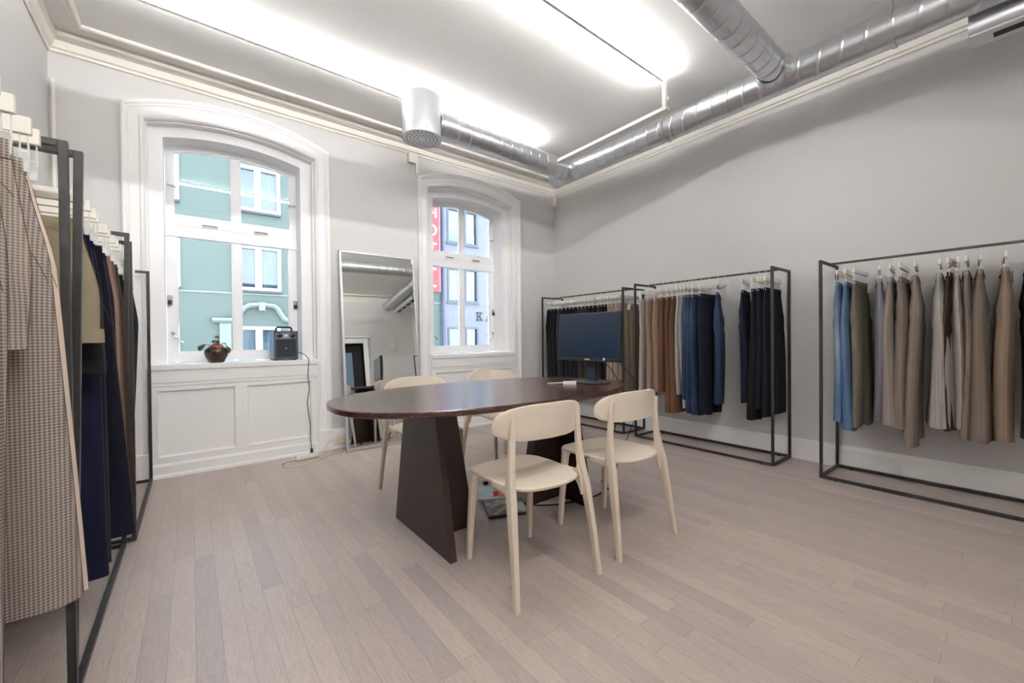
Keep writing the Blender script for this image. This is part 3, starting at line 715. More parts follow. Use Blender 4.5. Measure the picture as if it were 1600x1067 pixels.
# ------------------------------------------------------------------ chairs
def make_chair(label):
    c = thing('dining_chair', label, 'chair', (0, 0, 0), 0, 'beige plastic chairs round the oval table')
    # seat: rounded shell, wider at the front, dished
    out = [(-.165, -.175), (-.120, -.205), (-.06, -.22), (0, -.225), (.06, -.22), (.120, -.205), (.165, -.175), (.190, -.12), (.203, -.03), (.207, .07), (.203, .17), (.188, .225), (.15, .252), (.08, .262), (0, .265), (-.08, .262), (-.15, .252), (-.188, .225), (-.203, .17), (-.207, .07), (-.203, -.03), (-.190, -.12)]
    cy = .02; rs = []
    zf = lambda k, y: .470 - .016 * (1 - k ** 2.2) + (.010 * max(0, y / .26) ** 2 * -1)
    prof = [(.02, 0), (.25, 0), (.5, 0), (.72, 0), (.88, 0), (.97, -.001), (1.0, -.008), (.995, -.016), (.96, -.022), (.8, -.024), (.4, -.024), (.02, -.024)]
    for k, dz in prof: rs.append([(x * k, cy + (y - cy) * k, zf(k, y * k) + dz) for x, y in out])
    MB().rings(rs, True, True).build('seat', 'chair', c, smooth=True, angle=40)
    # curved back panel with rounded ends
    pts = []; n = 40; W, Hh = .258, .080
    rim = [(W * math.copysign(abs(math.cos(a)) ** (2 / 3.6), math.cos(a)), Hh * math.copysign(abs(math.sin(a)) ** (2 / 2.6), math.sin(a))) for a in [2 * PI * i / n for i in range(n)]]
    def bp(x, z, d): return (x, -.178 + 1.35 * x * x - d - .08 * z, .725 + z + .012 * (1 - (x / W) ** 2))
    rs = []
    for k, d in ((.02, 0), (.4, 0), (.7, 0), (.9, 0), (.975, .001), (1.0, .007), (.975, .013), (.9, .014), (.7, .014), (.4, .014), (.02, .014)):
        rs.append([bp(x * k, z * k, d) for x, z in rim])
    MB().rings(rs, True, True).build('backrest', 'chair', c, smooth=True, angle=50)
    for s in (-1, 1):
        # rear leg runs up into the back upright
        sec = [(.236, -.236, 0, .0115, .013), (.226, -.210, .20, .0135, .016), (.213, -.174, .42, .0155, .023), (.206, -.158, .49, .015, .020), (.197, -.150, .58, .0145, .013), (.190, -.150, .68, .014, .009), (.185, -.155, .745, .0135, .008), (.184, -.157, .760, .0115, .007), (.184, -.158, .768, .006, .004)]
        rs = []
        for x, y, z, a, b_ in sec:
            rs.append([(s * x + a * math.copysign(abs(math.cos(q)) ** .28, math.cos(q)), y + b_ * math.copysign(abs(math.sin(q)) ** .28, math.sin(q)), z) for q in [2 * PI * i / 16 + PI / 16 for i in range(16)]])
        MB().rings(rs, True, True).build('rear_leg', 'chair', c, smooth=True, angle=50)
        # bracket joining upright and seat with a fillet below
        b = MB(); b.prism([(-.150, .500), (-.140, .480), (-.115, .468), (-.02, .464), (-.02, .442), (-.09, .440), (-.130, .428), (-.155, .40), (-.172, .36), (-.178, .36), (-.170, .45)], lambda p, d: (s * d, p[0], p[1]), .185, .212)
        b.build('seat_bracket', 'chair', c, bevel=.004)
        sec = [(.190, .236, 0, .0125, .012), (.184, .222, .2, .0145, .014), (.176, .205, .40, .018, .018), (.172, .198, .452, .020, .023)]
        rs = []
        for x, y, z, a, b_ in sec:
            rs.append([(s * x + a * math.copysign(abs(math.cos(q)) ** .28, math.cos(q)), y + b_ * math.copysign(abs(math.sin(q)) ** .28, math.sin(q)), z) for q in [2 * PI * i / 16 + PI / 16 for i in range(16)]])
        MB().rings(rs, True, True).build('front_leg', 'chair', c, smooth=True, angle=50)
    return c
c0 = make_chair('beige plastic chair nearest the viewer, at the left end of the table front side')
for i, (x, y, r, lab) in enumerate(((1.258, 1.495, -3, None), (1.884, 1.478, -2, 'beige plastic chair on the near side of the table below the monitor'),
                       (1.325, 2.735, 182, 'beige plastic chair behind the table in front of the leaning mirror'),
                       (2.10, 2.87, 178, 'beige plastic chair behind the table in front of the right window'))):
    c = c0 if i == 0 else dup_tree(c0)
    c.location = (x, y, 0); c.rotation_euler = (0, 0, math.radians(r))
    if lab: c['label'] = lab

# ------------------------------------------------------------------ monitor and bits on the table
M['screen'] = plain('dark_monitor_screen', rgb(26, 40, 58), 0.22, nscale=3, namt=0.1, bstr=0, spec=0.6)
mo = thing('monitor', 'black computer monitor standing on the right end of the table', 'monitor', (2.235, 1.955, TH), 0)
mrot = math.radians(-84)        # screen faces the left end of the table
mh, mw = .345, .525
RM = Matrix.Translation((0, 0, .325)) @ Matrix.Rotation(mrot, 4, 'Z') @ Matrix.Rotation(math.radians(-3), 4, 'X')
b = MB().xbox(RM, -mw / 2, mw / 2, -.02, .02, -mh / 2, mh / 2); b.xbox(RM, -mw * .3, mw * .3, .02, .045, -.11, .11)
bez = b.build('bezel', 'black', mo, bevel=.004)
MB().xbox(RM, -mw / 2 + .008, mw / 2 - .008, -.0215, -.019, -mh / 2 + .028, mh / 2 - .008).build('screen', 'screen', mo)
lg = MB()
for q in range(4): lg.xbox(RM, -.020 + q * .011, -.012 + q * .011, -.0215, -.0195, -mh / 2 + .010, -mh / 2 + .018)
lg.build('logo', 'card', bez)
M['sticker_glow'] = emis('glowing_label', rgb(120, 180, 235), 0.6)  # no lamp: the sticker's brightness is put in as emission
MB().xbox(RM, .135, .150, -.0225, -.0195, -mh / 2 + .010, -mh / 2 + .026).build('sticker', 'sticker_glow', bez)
nk = MB(); RN = Matrix.Rotation(mrot, 4, 'Z')
rs = []
for x, y, z, hw2 in ((0, .02, .012, .045), (0, .035, .10, .038), (0, .05, .22, .032), (0, .045, .34, .030)):
    rs.append([tuple(RN @ Vector((sx * hw2, y + sy * .012, z))) for sx, sy in ((-1, -1), (1, -1), (1, 1), (-1, 1))])
nk.rings(rs, True, True).build('stand', 'screen', mo, bevel=.004)
ba_ = MB(); rs = []
for k, z in ((1, 0), (1, .008), (.96, .012), (.3, .018), (.02, .018)):
    rs.append([tuple(RN @ Vector((x * k, y * k + .01, z))) for x, y in oval(.145, .10, 3, 40)])
ba_.rings(rs, True, True).build('stand_base', 'black', mo, smooth=True)
# cables falling from the monitor
tag(MB().tube([(2.28, 1.86, 1.02), (2.34, 1.80, .95), (2.42, 1.76, .86), (2.475, 1.74, .79), (2.50, 1.735, .72), (2.49, 1.74, .55), (2.45, 1.78, .40), (2.42, 1.85, .20), (2.40, 1.90, .012)], .003, 6).build('monitor_cable', 'rubber', smooth=True), 'thin black cable hanging from the monitor over the table end', 'cable')
tag(MB().tube([(2.28, 1.90, .96), (2.33, 1.84, .88), (2.38, 1.82, .80), (2.44, 1.83, .784), (2.488, 1.86, .783), (2.512, 1.88, .76), (2.50, 1.9, .55), (2.47, 1.95, .3), (2.41, 2.0, .012)], .003, 6).build('monitor_cable', 'rubber', smooth=True), 'second thin black cable from the monitor lying across the table top edge', 'cable')
ad = thing('cable_adapter', 'small white adapter block lying on the table beside the monitor', 'adapter', (2.045, 1.965, TH), math.radians(-48))
MB().box(-.045, .045, -.018, .018, 0, .022).build('adapter_block', 'white_plastic', ad, bevel=.003)
MB().tube([(-.045, 0, .011), (-.075, .006, .010), (-.12, .022, .006), (-.155, .03, .004)], .0035, 6).build('white_lead', 'wire', ad, smooth=True)
MB().tube([(.045, 0, .011), (.07, .0, .010), (.10, .012, .004), (.14, .02, .004)], .003, 6).build('black_lead', 'rubber', ad, smooth=True)

# ------------------------------------------------------------------ leaning mirror
mr = thing('leaning_mirror', 'tall silver framed mirror leaning on the wall between the windows', 'mirror', (1.585, 4.118, 0), math.radians(-1.3))
tilt = math.radians(-6.0); RT = Matrix.Rotation(tilt, 4, 'X')
MWd, MHt = .405, 2.02
b = MB()
b.xbox(RT, -MWd, -MWd + .022, -.012, .022, 0, MHt); b.xbox(RT, MWd - .022, MWd, -.012, .022, 0, MHt)
b.xbox(RT, -MWd, MWd, -.012, .022, 0, .026); b.xbox(RT, -MWd, MWd, -.012, .022, MHt - .018, MHt); b.xbox(RT, -MWd + .01, MWd - .01, .010, .020, .01, MHt - .01)
b.build('frame', 'alu', mr, bevel=.002)
MB().xbox(RT, -MWd + .020, MWd - .020, .0, .010, .024, MHt - .016).build('mirror_glass', 'mirror', mr)
MB().xbox(RT, MWd - .045, MWd - .018, -.0135, -.0115, MHt - .07, MHt - .015).build('corner_label', 'card', mr)

# ------------------------------------------------------------------ window sill things
ht = thing('fan_heater', 'small dark grey fan heater standing on the left window sill', 'heater', (.692, 4.415, .913), math.radians(6))
b = MB(); b.box(-.098, .098, -.085, .085, .012, .270); b.build('heater_case', 'heater_side', ht, bevel=.006)
f = MB(); f.box(-.102, -.085, -.093, -.078, .008, .275); f.box(.085, .102, -.093, -.078, .008, .275); f.box(-.1, .1, -.093, -.078, .008, .030); f.box(-.1, .1, -.093, -.078, .262, .275); f.box(-.1, .1, -.093, -.078, .195, .205)
f.build('front_frame', 'grey_heater', ht, bevel=.002)
MB().box(-.088, .088, -.088, -.08, .205, .263).build('control_panel', 'ltgrey_heater', ht)
MB().box(-.088, .088, -.0862, -.0855, .03, .195).build('dark_grille_back', 'black', ht)
f = MB()
for i in range(14): xx = -.082 + i * .0126; f.box(xx - .0012, xx + .0012, -.094, -.091, .03, .195)
for i in range(8): zz = .04 + i * .021; f.box(-.086, .086, -.095, -.092, zz - .0013, zz + .0013)
f.build('guard_grille', 'grey_heater', ht)
MB().lathe([(.046, 0), (.049, -.003), (.046, -.004)], (0, -.087, .112), 28, 'y').build('fan_ring', 'grey_heater', ht)
MB().lathe([(.012, -.002), (.011, -.004), (.001, -.004)], (0, -.087, .112), 20, 'y').build('fan_hub', 'ltgrey_heater', ht)
for s in (-1, 1):
    MB().lathe([(.024, 0), (.022, -.014), (.018, -.016), (.001, -.016)], (s * .055, -.088, .233), 24, 'y').build('knob', 'black', ht, smooth=True, angle=40)
    MB().box(s * .08 - .012, s * .08 + .012, -.08, .08, 0, .012).build('foot', 'black', ht, bevel=.002)
MB().box(-.014, .014, -.0885, -.0875, .224, .240).build('dial_marks', 'card', ht)
MB().tube([(-.068, -.02, .268), (-.066, -.02, .300), (-.055, -.02, .312), (.055, -.02, .312), (.066, -.02, .300), (.068, -.02, .268)], .009, 8).build('handle', 'black', ht, smooth=True)
cd = thing('heater_cord', 'dark cord running from the heater over the sill down to the power strip', 'cord', (0, 0, 0))
MB().tube([(.79, 4.42, .985), (.82, 4.40, .985), (.855, 4.33, .965), (.886, 4.287, .925), (.884, 4.285, .88), (.878, 4.295, .77), (.890, 4.305, .63), (.872, 4.31, .50), (.884, 4.312, .38), (.898, 4.31, .28), (.893, 4.30, .17), (.885, 4.23, .105), (.878, 4.18, .075)], .0035, 6).build('cord', 'rubber', cd, smooth=True)
MB().tube([(.878, 4.18, .085), (.875, 4.165, .048)], [.010, .016], 10).build('plug', 'black', cd, smooth=True)
po = thing('plant_pot', 'brown ribbed ceramic pot on the left window sill', 'pot', (.172, 4.40, .913))
MB().lathe([(.002, 0), (.052, 0), (.056, .004), (.066, .03), (.080, .06), (.086, .09), (.080, .115), (.066, .130), (.058, .134), (.052, .130), (.06, .11), (.01, .105)], (0, 0, 0), 72, 'z',
           fn=lambda r, h, a: r * (1 + (.035 * abs(math.sin(a * 9)) if .02 < h < .128 and r > .05 else 0))).build('pot_body', 'pot', po, smooth=True, angle=60)
MB().lathe([(.058, .112), (.03, .118), (.001, .12)], (0, 0, 0), 24).build('soil', 'soil', po)
pt = thing('wilted_plant', 'wilted plant with brown and dark green leaves in the sill pot', 'plant', (.172, 4.40, 1.025))
def leaf(base, tip, wd, mat, droop=.02, curl=.3):
    b = Vector(base); t = Vector(tip); d = t - b; L = d.length; d.normalize()
    s = d.cross(Vector((0, 0, 1)));
    if s.length < .05: s = Vector((1, 0, 0))
    s.normalize(); nrm = s.cross(d); rs = []
    for k in range(9):
        u = k / 8; ww = 1.35 * wd * math.sin(PI * min(1, u * .93 + .05)) ** .8
        c = b + d * (L * u) + nrm * (droop * math.sin(PI * u))
        rs.append([c + s * (ww * q) - nrm * (curl * ww * abs(q)) + nrm * .0012 for q in (-1, -.5, 0, .5, 1)] + [c + s * (ww * q) - nrm * (curl * ww * abs(q)) - nrm * .0012 for q in (1, .5, 0, -.5, -1)])
    return MB().rings(rs, True, True).build('leaf', mat, pt, smooth=True, angle=60)
st = MB()
for pts in ([(0, 0, 0), (.0, -.01, .05), (-.006, -.01, .10), (-.008, -.012, .125)], [(0, 0, 0), (-.04, -.02, .04), (-.085, -.03, .05)], [(0, 0, 0), (.04, -.02, .045), (.07, -.03, .03)], [(0, 0, 0), (.02, .01, .04)]):
    st.tube(pts, [.004, .003, .0025, .002][:len(pts)], 6)
st.build('stems', 'stem', pt, smooth=True)
for a in (((-.085, -.03, .05), (-.118, -.05, -.008), .030, 'leaf_dark'), ((-.008, -.012, .11), (.012, -.03, .095), .014, 'leaf_brown'), ((-.008, -.012, .075), (.012, -.03, .055), .018, 'leaf_dark'), ((-.004, 0, .07), (-.022, -.02, .058), .014, 'leaf_dark'),
          ((0, 0, .03), (-.045, -.075, -.04), .020, 'leaf_brown'), ((0, 0, .03), (.02, -.08, .0), .022, 'leaf_brown'), ((.0, 0, .03), (.045, -.06, .015), .02, 'leaf_brown'), ((.07, -.03, .03), (.088, -.05, -.035), .014, 'leaf_dark'),
          ((.03, -.01, .045), (.075, -.035, .035), .010, 'leaf_dark'), ((0, 0, .035), (-.03, -.06, .02), .02, 'leaf_brown'), ((0, 0, .03), (.01, -.05, .05), .018, 'leaf_brown'), ((-.01, 0, .03), (-.055, -.045, .0), .02, 'leaf_dark'), ((.02, 0, .03), (.03, -.085, -.03), .016, 'leaf_brown')):
    leaf(*a)

# ------------------------------------------------------------------ things on the floor
ps = thing('power_strip', 'white power strip on the floor under the left window', 'power strip', (.83, 4.16, 0), math.radians(2))
MB().box(-.095, .095, -.028, .028, .004, .042).build('strip_body', 'white_plastic', ps, bevel=.008)
for q in (-.055, 0, .055): MB().lathe([(.020, .0425), (.018, .036), (.001, .036)], (q, 0, 0), 18).build('strip_socket', 'socket', ps)
tag(MB().tube([(.92, 4.15, .02), (.97, 4.20, .012), (1.02, 4.27, .05), (1.06, 4.29, .10), (1.11, 4.295, .105), (1.165, 4.27, .06), (1.17, 4.24, .008), (1.10, 4.17, .005), (1.0, 4.12, .005), (.96, 4.10, .009), (.98, 4.05, .005), (1.05, 4.05, .005), (1.13, 4.08, .005), (1.20, 4.20, .005)], .0045, 6).build('extension_lead', 'socket', smooth=True), 'cream extension lead looping from the power strip to the wall socket', 'cord')
tag(MB().tube([(.735, 4.15, .015), (.66, 4.16, .006), (.60, 4.10, .005), (.61, 4.0, .005), (.68, 3.93, .005), (.80, 3.97, .005), (.93, 4.05, .005), (.955, 4.10, .005), (.93, 4.14, .012)], .004, 6).build('extension_lead', 'socket', smooth=True), 'thin cream lead lying in a loop in front of the power strip', 'cord')
M['mag'] = None
m, nt, bs = new_mat('magazine_cover')
tc = N(nt, 'ShaderNodeTexCoord'); sx = N(nt, 'ShaderNodeSeparateXYZ'); nt.links.new(tc.outputs['Object'], sx.inputs[0])
nv = noise(nt, tc.outputs['Object'], 9, 3)
base = mix_col(nt, nv, rgb(150, 186, 210), rgb(226, 232, 236))
red = math_n(nt, 'MULTIPLY', math_n(nt, 'GREATER_THAN', sx.outputs[0], -.01), math_n(nt, 'LESS_THAN', math_n(nt, 'ABSOLUTE', math_n(nt, 'ADD', sx.outputs[1], .03)), .05))
nt.links.new(mix_col(nt, red, base, rgb(222, 54, 50)), bs.inputs['Base Color']); bs.inputs['Roughness'].default_value = .15
M['mag'] = m
m, nt, bs = new_mat('black_and_white_photo')
tc = N(nt, 'ShaderNodeTexCoord'); nv = noise(nt, tc.outputs['Object'], 14, 4, .65)
r = N(nt, 'ShaderNodeValToRGB'); nt.links.new(nv, r.inputs[0]); r.color_ramp.elements[0].position = .42; r.color_ramp.elements[1].position = .58
r.color_ramp.elements[0].color = rgb(30, 30, 28); r.color_ramp.elements[1].color = rgb(190, 186, 172)
nt.links.new(r.outputs[0], bs.inputs['Base Color']); bs.inputs['Roughness'].default_value = .3
M['photo'] = m
b1 = thing('picture_book', 'large dark picture book with black and white cover on the floor under the table', 'book', (1.585, 2.10, 0), math.radians(-24))
MB().box(-.135, .135, -.13, .13, 0, .018).build('cover', 'black', b1, bevel=.002)
MB().box(-.12, .12, -.115, .115, .018, .0188).build('cover_photo', 'photo', b1)
b1 = thing('magazine', 'glossy blue and red magazine on the floor under the table', 'magazine', (1.67, 2.345, 0), math.radians(-33))
MB().box(-.115, .115, -.12, .12, 0, .012).build('pages', 'card', b1)
MB().box(-.117, .117, -.122, .122, .012, .014).build('cover', 'mag', b1)
tag(MB().tube([(1.735, 2.07, .006), (1.77, 1.99, .006), (1.87, 1.925, .006), (2.0, 1.885, .006), (2.2, 1.86, .006), (2.39, 1.90, .006)], .005, 6).build('power_cable', 'rubber', smooth=True), 'black cable on the floor between the two table legs', 'cable')
tag(MB().tube([(1.73, 2.21, .005), (1.83, 2.26, .005), (1.95, 2.15, .005), (2.09, 2.05, .005), (2.115, 1.97, .005), (2.02, 1.925, .005), (1.9, 1.94, .011), (1.80, 2.02, .005)], .0035, 6).build('white_cable', 'wire', smooth=True), 'white cable lying in a loop on the floor under the table', 'cable')
tag(MB().box(1.715, 1.75, 2.53, 2.56, 0, .022).build('cable_plug', 'black', bevel=.004), 'small black plug on the floor behind the magazine', 'plug')

# ------------------------------------------------------------------ clothes racks
def make_rack(x0, x1, y0, y1, h, label, lean=0.0):
    r = thing('clothes_rack', label, 'clothes rack', ((x0 + x1) / 2, (y0 + y1) / 2, 0), 0, 'black steel clothes racks')
    hx, hy, t = (x1 - x0) / 2, (y1 - y0) / 2, .010
    if lean: r.rotation_euler = (0, lean, 0)
    for sx in (-1, 1):
        for sy in (-1, 1):
            MB().box(sx * (hx - t) - t, sx * (hx - t) + t, sy * (hy - t) - t, sy * (hy - t) + t, .006, h).build('post', 'steel', r, bevel=.0015)
            MB().lathe([(.010, 0), (.010, .006)], (sx * (hx - t), sy * (hy - .1), 0), 10, caps=True).build('foot', 'rubber', r)
        MB().box(sx * (hx - t) - t, sx * (hx - t) + t, -hy + 2 * t, hy - 2 * t, .006, .026).build('base_rail', 'steel', r, bevel=.0015)
    for sy in (-1, 1):
        MB().box(-hx + 2 * t, hx - 2 * t, sy * (hy - t) - t, sy * (hy - t) + t, .006, .026).build('base_rail', 'steel', r, bevel=.0015)
        MB().box(-hx + 2 * t, hx - 2 * t, sy * (hy - t) - t, sy * (hy - t) + t, h - .020, h).build('top_bar', 'steel', r, bevel=.0015)
    MB().box(-.008, .008, -hy + 2 * t, hy - 2 * t, h - .018, h - .002).build('hanging_rail', 'steel', r, bevel=.0015)
    return r
RX = 4.03
make_rack(3.825, 4.235, 2.84, 4.20, 1.665, 'black steel rack in the far right corner holding mostly black trousers')
make_rack(3.825, 4.235, 1.335, 2.70, 1.685, 'middle black steel rack on the right wall with brown trousers and blue jeans')
make_rack(3.790, 4.235, -.36, 1.01, 1.675, 'nearest black steel rack on the right with light blue jeans and taupe trousers')
LX = -.50
make_rack(-.735, -.278, .45, 1.765, 1.69, 'nearest black steel rack at the left edge holding houndstooth clothes')
make_rack(-.760, -.287, 1.80, 3.02, 1.69, 'second black steel rack along the left wall holding navy trousers', .019)
make_rack(-.735, -.250, 3.05, 4.27, 1.65, 'black steel rack at the end of the left wall beside the window')

# hangers
def make_hanger(half, hook_h, barh, cw):
    """origin at the top of the bar, rail at +hook_h"""
    h = thing('clip_hanger', '', 'hanger')
    MB().box(-half, half, -.007, .007, -barh, 0).build('bar', 'hanger_wood', h, bevel=.0015)
    r = .014; zc = hook_h - .004
    pts = [(0, 0, -.005), (0, 0, zc - r - .016), (.004, 0, zc - r - .004)] + [(r * math.sin(a), 0, zc + r * -math.cos(a)) for a in [math.radians(d) for d in (40, 80, 120, 160, 200, 240, 275)]]
    MB().tube(pts, .0022, 6).build('hook', 'wire', h, smooth=True)
    for s in (-1, 1):
        c = MB(); x = s * (half - .012)
        c.tube([(x - .006, 0, -barh), (x - .006, .0, -barh - .05)], .0016, 5); c.tube([(x + .006, 0, -barh), (x + .006, 0, -barh - .05)], .0016, 5)
        cl = c.build('clip_wire', 'wire', h)
        b = MB()
        for q in (-1, 1):
            b.prism([(q * .013 * cw, -barh - .040), (q * .010 * cw, -barh - .038), (q * .002, -barh - .060), (q * .006 * cw, -barh - .084), (q * .009 * cw, -barh - .084), (q * .006 * cw, -barh - .060)], lambda p, d: (x + d, p[0], p[1]), -.007, .007)
        b.build('clip', 'wire', h)
    return h
# ------------------------------------------------------------------ trousers
rnd = random.Random(3)
TC = {}
M['seam_thread'] = plain('dark_seam_thread', rgb(78, 68, 62), 0.9, namt=.1, bstr=0)
def tmat(k):
    if k in TC: return TC[k]
    C = dict(black=(20, 20, 22), black2=(26, 25, 26), charcoal=(42, 43, 52), darknavy=(20, 22, 34), navy=(12, 12, 24), velvet=(14, 15, 36), plum=(30, 22, 42), darkbrown=(50, 40, 33), brown=(86, 60, 46), tan=(130, 107, 93), beige=(140, 126, 114),
             khaki=(128, 112, 96), olive=(104, 98, 86), oliveshort=(134, 124, 102), grey=(132, 130, 129), ltgrey=(156, 151, 146), bluegrey=(112, 114, 121), taupe=(134, 124, 116), taupe2=(122, 111, 103), taupe3=(116, 104, 94), sand=(126, 109, 94), cream=(214, 196, 180),
             espresso=(46, 34, 28), cocoa=(90, 74, 64), mink=(108, 97, 88))
    if k == 'jeans_light': m = denim(k, rgb(92, 116, 146), rgb(160, 176, 192), -.45, .8)
    elif k == 'jeans_mid': m = denim(k, rgb(76, 100, 132), rgb(110, 132, 158), -.40, .5)
    elif k == 'jeans_blue': m = denim(k, rgb(32, 43, 65), rgb(62, 78, 104), -.25, .5)
    elif k == 'jeans_dark': m = denim(k, rgb(18, 21, 31), rgb(28, 33, 46), -.25, .4)
    elif k == 'check': m = check(k, rgb(166, 160, 155), rgb(122, 115, 110), .0045, .5)
    elif k == 'hound': m = check(k, rgb(184, 173, 163), rgb(92, 81, 77), .0034, .8)
    elif k == 'hound_fine': m = check(k, rgb(192, 181, 170), rgb(108, 96, 90), .0031, .8)
    else: m = fabric(k, rgb(*C[k]))
    M[k] = m; TC[k] = k
    return k
def make_trousers(mat, L, w=.36, hip=.40, hem=.18, t0=.030, t1=.095, th=.13, crotch=.27, spread=None, seed=0, dback=0.0, cuff=0, flare=0.0, patch=False, ptag=False, lean=0.0, name='trousers', skirt=False, seam=True):
    """two legs hang from the waist at z=0; width along local X, thickness along Y"""
    R = random.Random(seed * 31 + 5)
    T = thing(name, '', 'trousers' if not skirt else 'skirt')
    n, K = 26, 22
    ph = [R.uniform(0, 6.28) for _ in range(6)]
    if spread is None: spread = hip / 4
    def leg(s):
        rs = []; Ls = L - (dback if s > 0 else 0)
        for k in range(K + 1):
            u = k / K; z = -Ls * u; d = -z
            hu = min(1, d / crotch); hu = hu * hu * (3 - 2 * hu)
            lu = max(0, (d - crotch) / max(.05, (Ls - crotch)))
            half_w = (w / 4 + .012) * (1 - hu) + (hip / 4 + .016) * hu
            half_w = half_w + (hem / 2 - half_w) * lu
            cx = s * ((w / 4 - .004) * (1 - hu) + (hip / 4 - .006) * hu)
            cx = cx + (s * spread - cx) * lu
            ty = (t0 * (1 - hu) + t1 * hu) / 2; ty = ty + (th / 2 - ty) * lu
            sway = .012 * math.sin(d * 3.1 + ph[0]) * min(1, d * 3) + lean * d + s * .010 * math.sin(ph[5]) * lu
            ring = []
            for q in range(n):
                a = 2 * PI * q / n
                ca, sa = math.cos(a), math.sin(a)
                fold = 1 + (.10 * math.sin(2 * a + ph[1] + d * 2) + .07 * math.sin(5 * a + ph[2] - d * 3) + .045 * math.sin(9 * a + ph[3] + d * 1.5)) * min(1, d * 4 + .1)
                wr = .006 * math.sin(d * 38 + 2.2 * math.sin(a + ph[4])) * math.exp(-((d - crotch - .02) / .10) ** 2)
                x = cx + half_w * math.copysign(abs(ca) ** .85, ca) * (1 + (fold - 1) * .25)
                y = sway + (ty * fold + wr) * math.copysign(abs(sa) ** .9, sa)
                zz = z
                if k == 0: zz = z - .010 * (1 - min(1, abs(abs(x) - (w / 2 - .03)) * -1 / .05 + 1)) - .004
                if k == K: zz = z + .004 * math.sin(3 * a + ph[1])
                ring.append((x, y, zz))
            rs.append(ring)
        return rs
    body = MB()
    for s in (-1, 1): body.rings(leg(s), True, True)
    body.build('trouser_legs' if not skirt else 'body', tmat(mat), T, smooth=True, angle=60)
    wb = MB(); rs = []
    for z, g in ((.0, 0), (-.001, .0035), (-.036, .006), (-.040, .003)):
        rs.append([((w / 2 + g * .6 + .008) * math.copysign(abs(math.cos(a)) ** .85, math.cos(a)), (t0 / 2 + g * .5 + (.006 * -z / .04)) * math.copysign(abs(math.sin(a)) ** .9, math.sin(a)), z - .008 * (1 - abs(math.cos(a)))) for a in [2 * PI * i / 30 for i in range(30)]])
    wb.rings(rs, True, True).build('waistband', tmat(mat), T, smooth=True, angle=60)
    if seam:
        sr = .0010 if mat.startswith('hound') else .0008
        for s in (-1, 1):
            lr = leg(s); qo = 0 if s > 0 else n // 2
            sm = MB().tube([lr[k][qo] for k in range(1, K + 1)], sr, 5)
            for side in (1 if s > 0 else -1,):
                pts = [lr[1 + k][(qo - (6 - k) if s > 0 else qo + (6 - k)) % n] for k in range(0, 6)]
                sm.tube(pts, sr, 5)
            sm.build('seam', 'seam_thread', T)
    if cuff:
        for s in (-1, 1):
            lr = leg(s); c = MB(); a, b_ = lr[-1], lr[-2]
            cen = Vector((sum(p[0] for p in a) / n, sum(p[1] for p in a) / n, 0))
            f = lambda p, z, g: (cen.x + (p[0] - cen.x) * g, cen.y + (p[1] - cen.y) * g, z)
            zb = -(L - (dback if s > 0 else 0))
            c.rings([[f(p, zb + cuff, 1.02) for p in a], [f(p, zb + cuff, 1.09) for p in a], [f(p, zb - .002, 1.10) for p in a], [f(p, zb - .003, .9) for p in a]], True, False)
            c.build('turned_up_cuff', tmat(mat), T, smooth=True, angle=50)
    if patch: MB().box(w / 2 - .085, w / 2 - .025, -t0 / 2 - .011, -t0 / 2 - .006, -.052, -.006).build('leather_patch', 'patch', T)
    if ptag:
        o = MB().box(-.022, .022, -.0008, .0008, -.075, 0).build('swing_tag', 'card', T, loc=(ptag * w / 2 * .75, -t0 / 2 - .016, -.005), rot=(0, R.uniform(-.4, .4), R.uniform(-.3, .3)))
    return T
BARZ = 1.592
HR = make_hanger(.190, 1.658 - BARZ, .034, 1.0)
first_hr = [True]
def hang(rackname, grp, x, yr, front, railz, items, master, half, sgn):
    """items: (y of the front end, phi or None, label, spec or None, hanger label)"""
    for it in items:
        y, phi, lab, spec, seed = it
        phi = math.radians(phi)
        dy = half * math.sin(phi) * sgn
        yc = y + dy if sgn > 0 else y - dy
        bz = railz - .066 - .0
        if master[1]: h = master[0]; master[1] = False
        else: h = dup_tree(master[0])
        h.location = (x, yc, bz); h.rotation_euler = (0, 0, phi)
        h['label'] = ('hanger of the ' + lab) if spec else 'white clip hanger ' + lab; h['category'] = 'hanger'; h['group'] = 'clip hangers on the ' + grp
        if spec:
            sp = dict(spec); zoff = sp.pop('zoff', 0)
            if True:
                g = dict(r3=.64, r2=.68, r1=.62, lA=1.0).get(rackname, .8)
                for q in ('th', 't1'): sp[q] = sp.get(q, .11) * g
            sp['seam'] = rackname in ('r3', 'lA', 'lB')
            tr = make_trousers(seed=seed, **sp)
            tr.location = (x + sp.get('dx', 0), yc, bz - .034 - .058 + zoff); tr.rotation_euler = (0, 0, phi)
            tr['label'] = lab; tr['group'] = 'clothes on the ' + grp
B = lambda m, **k: dict(dict(mat=m, L=1.02), **k)
mst = [HR, True]
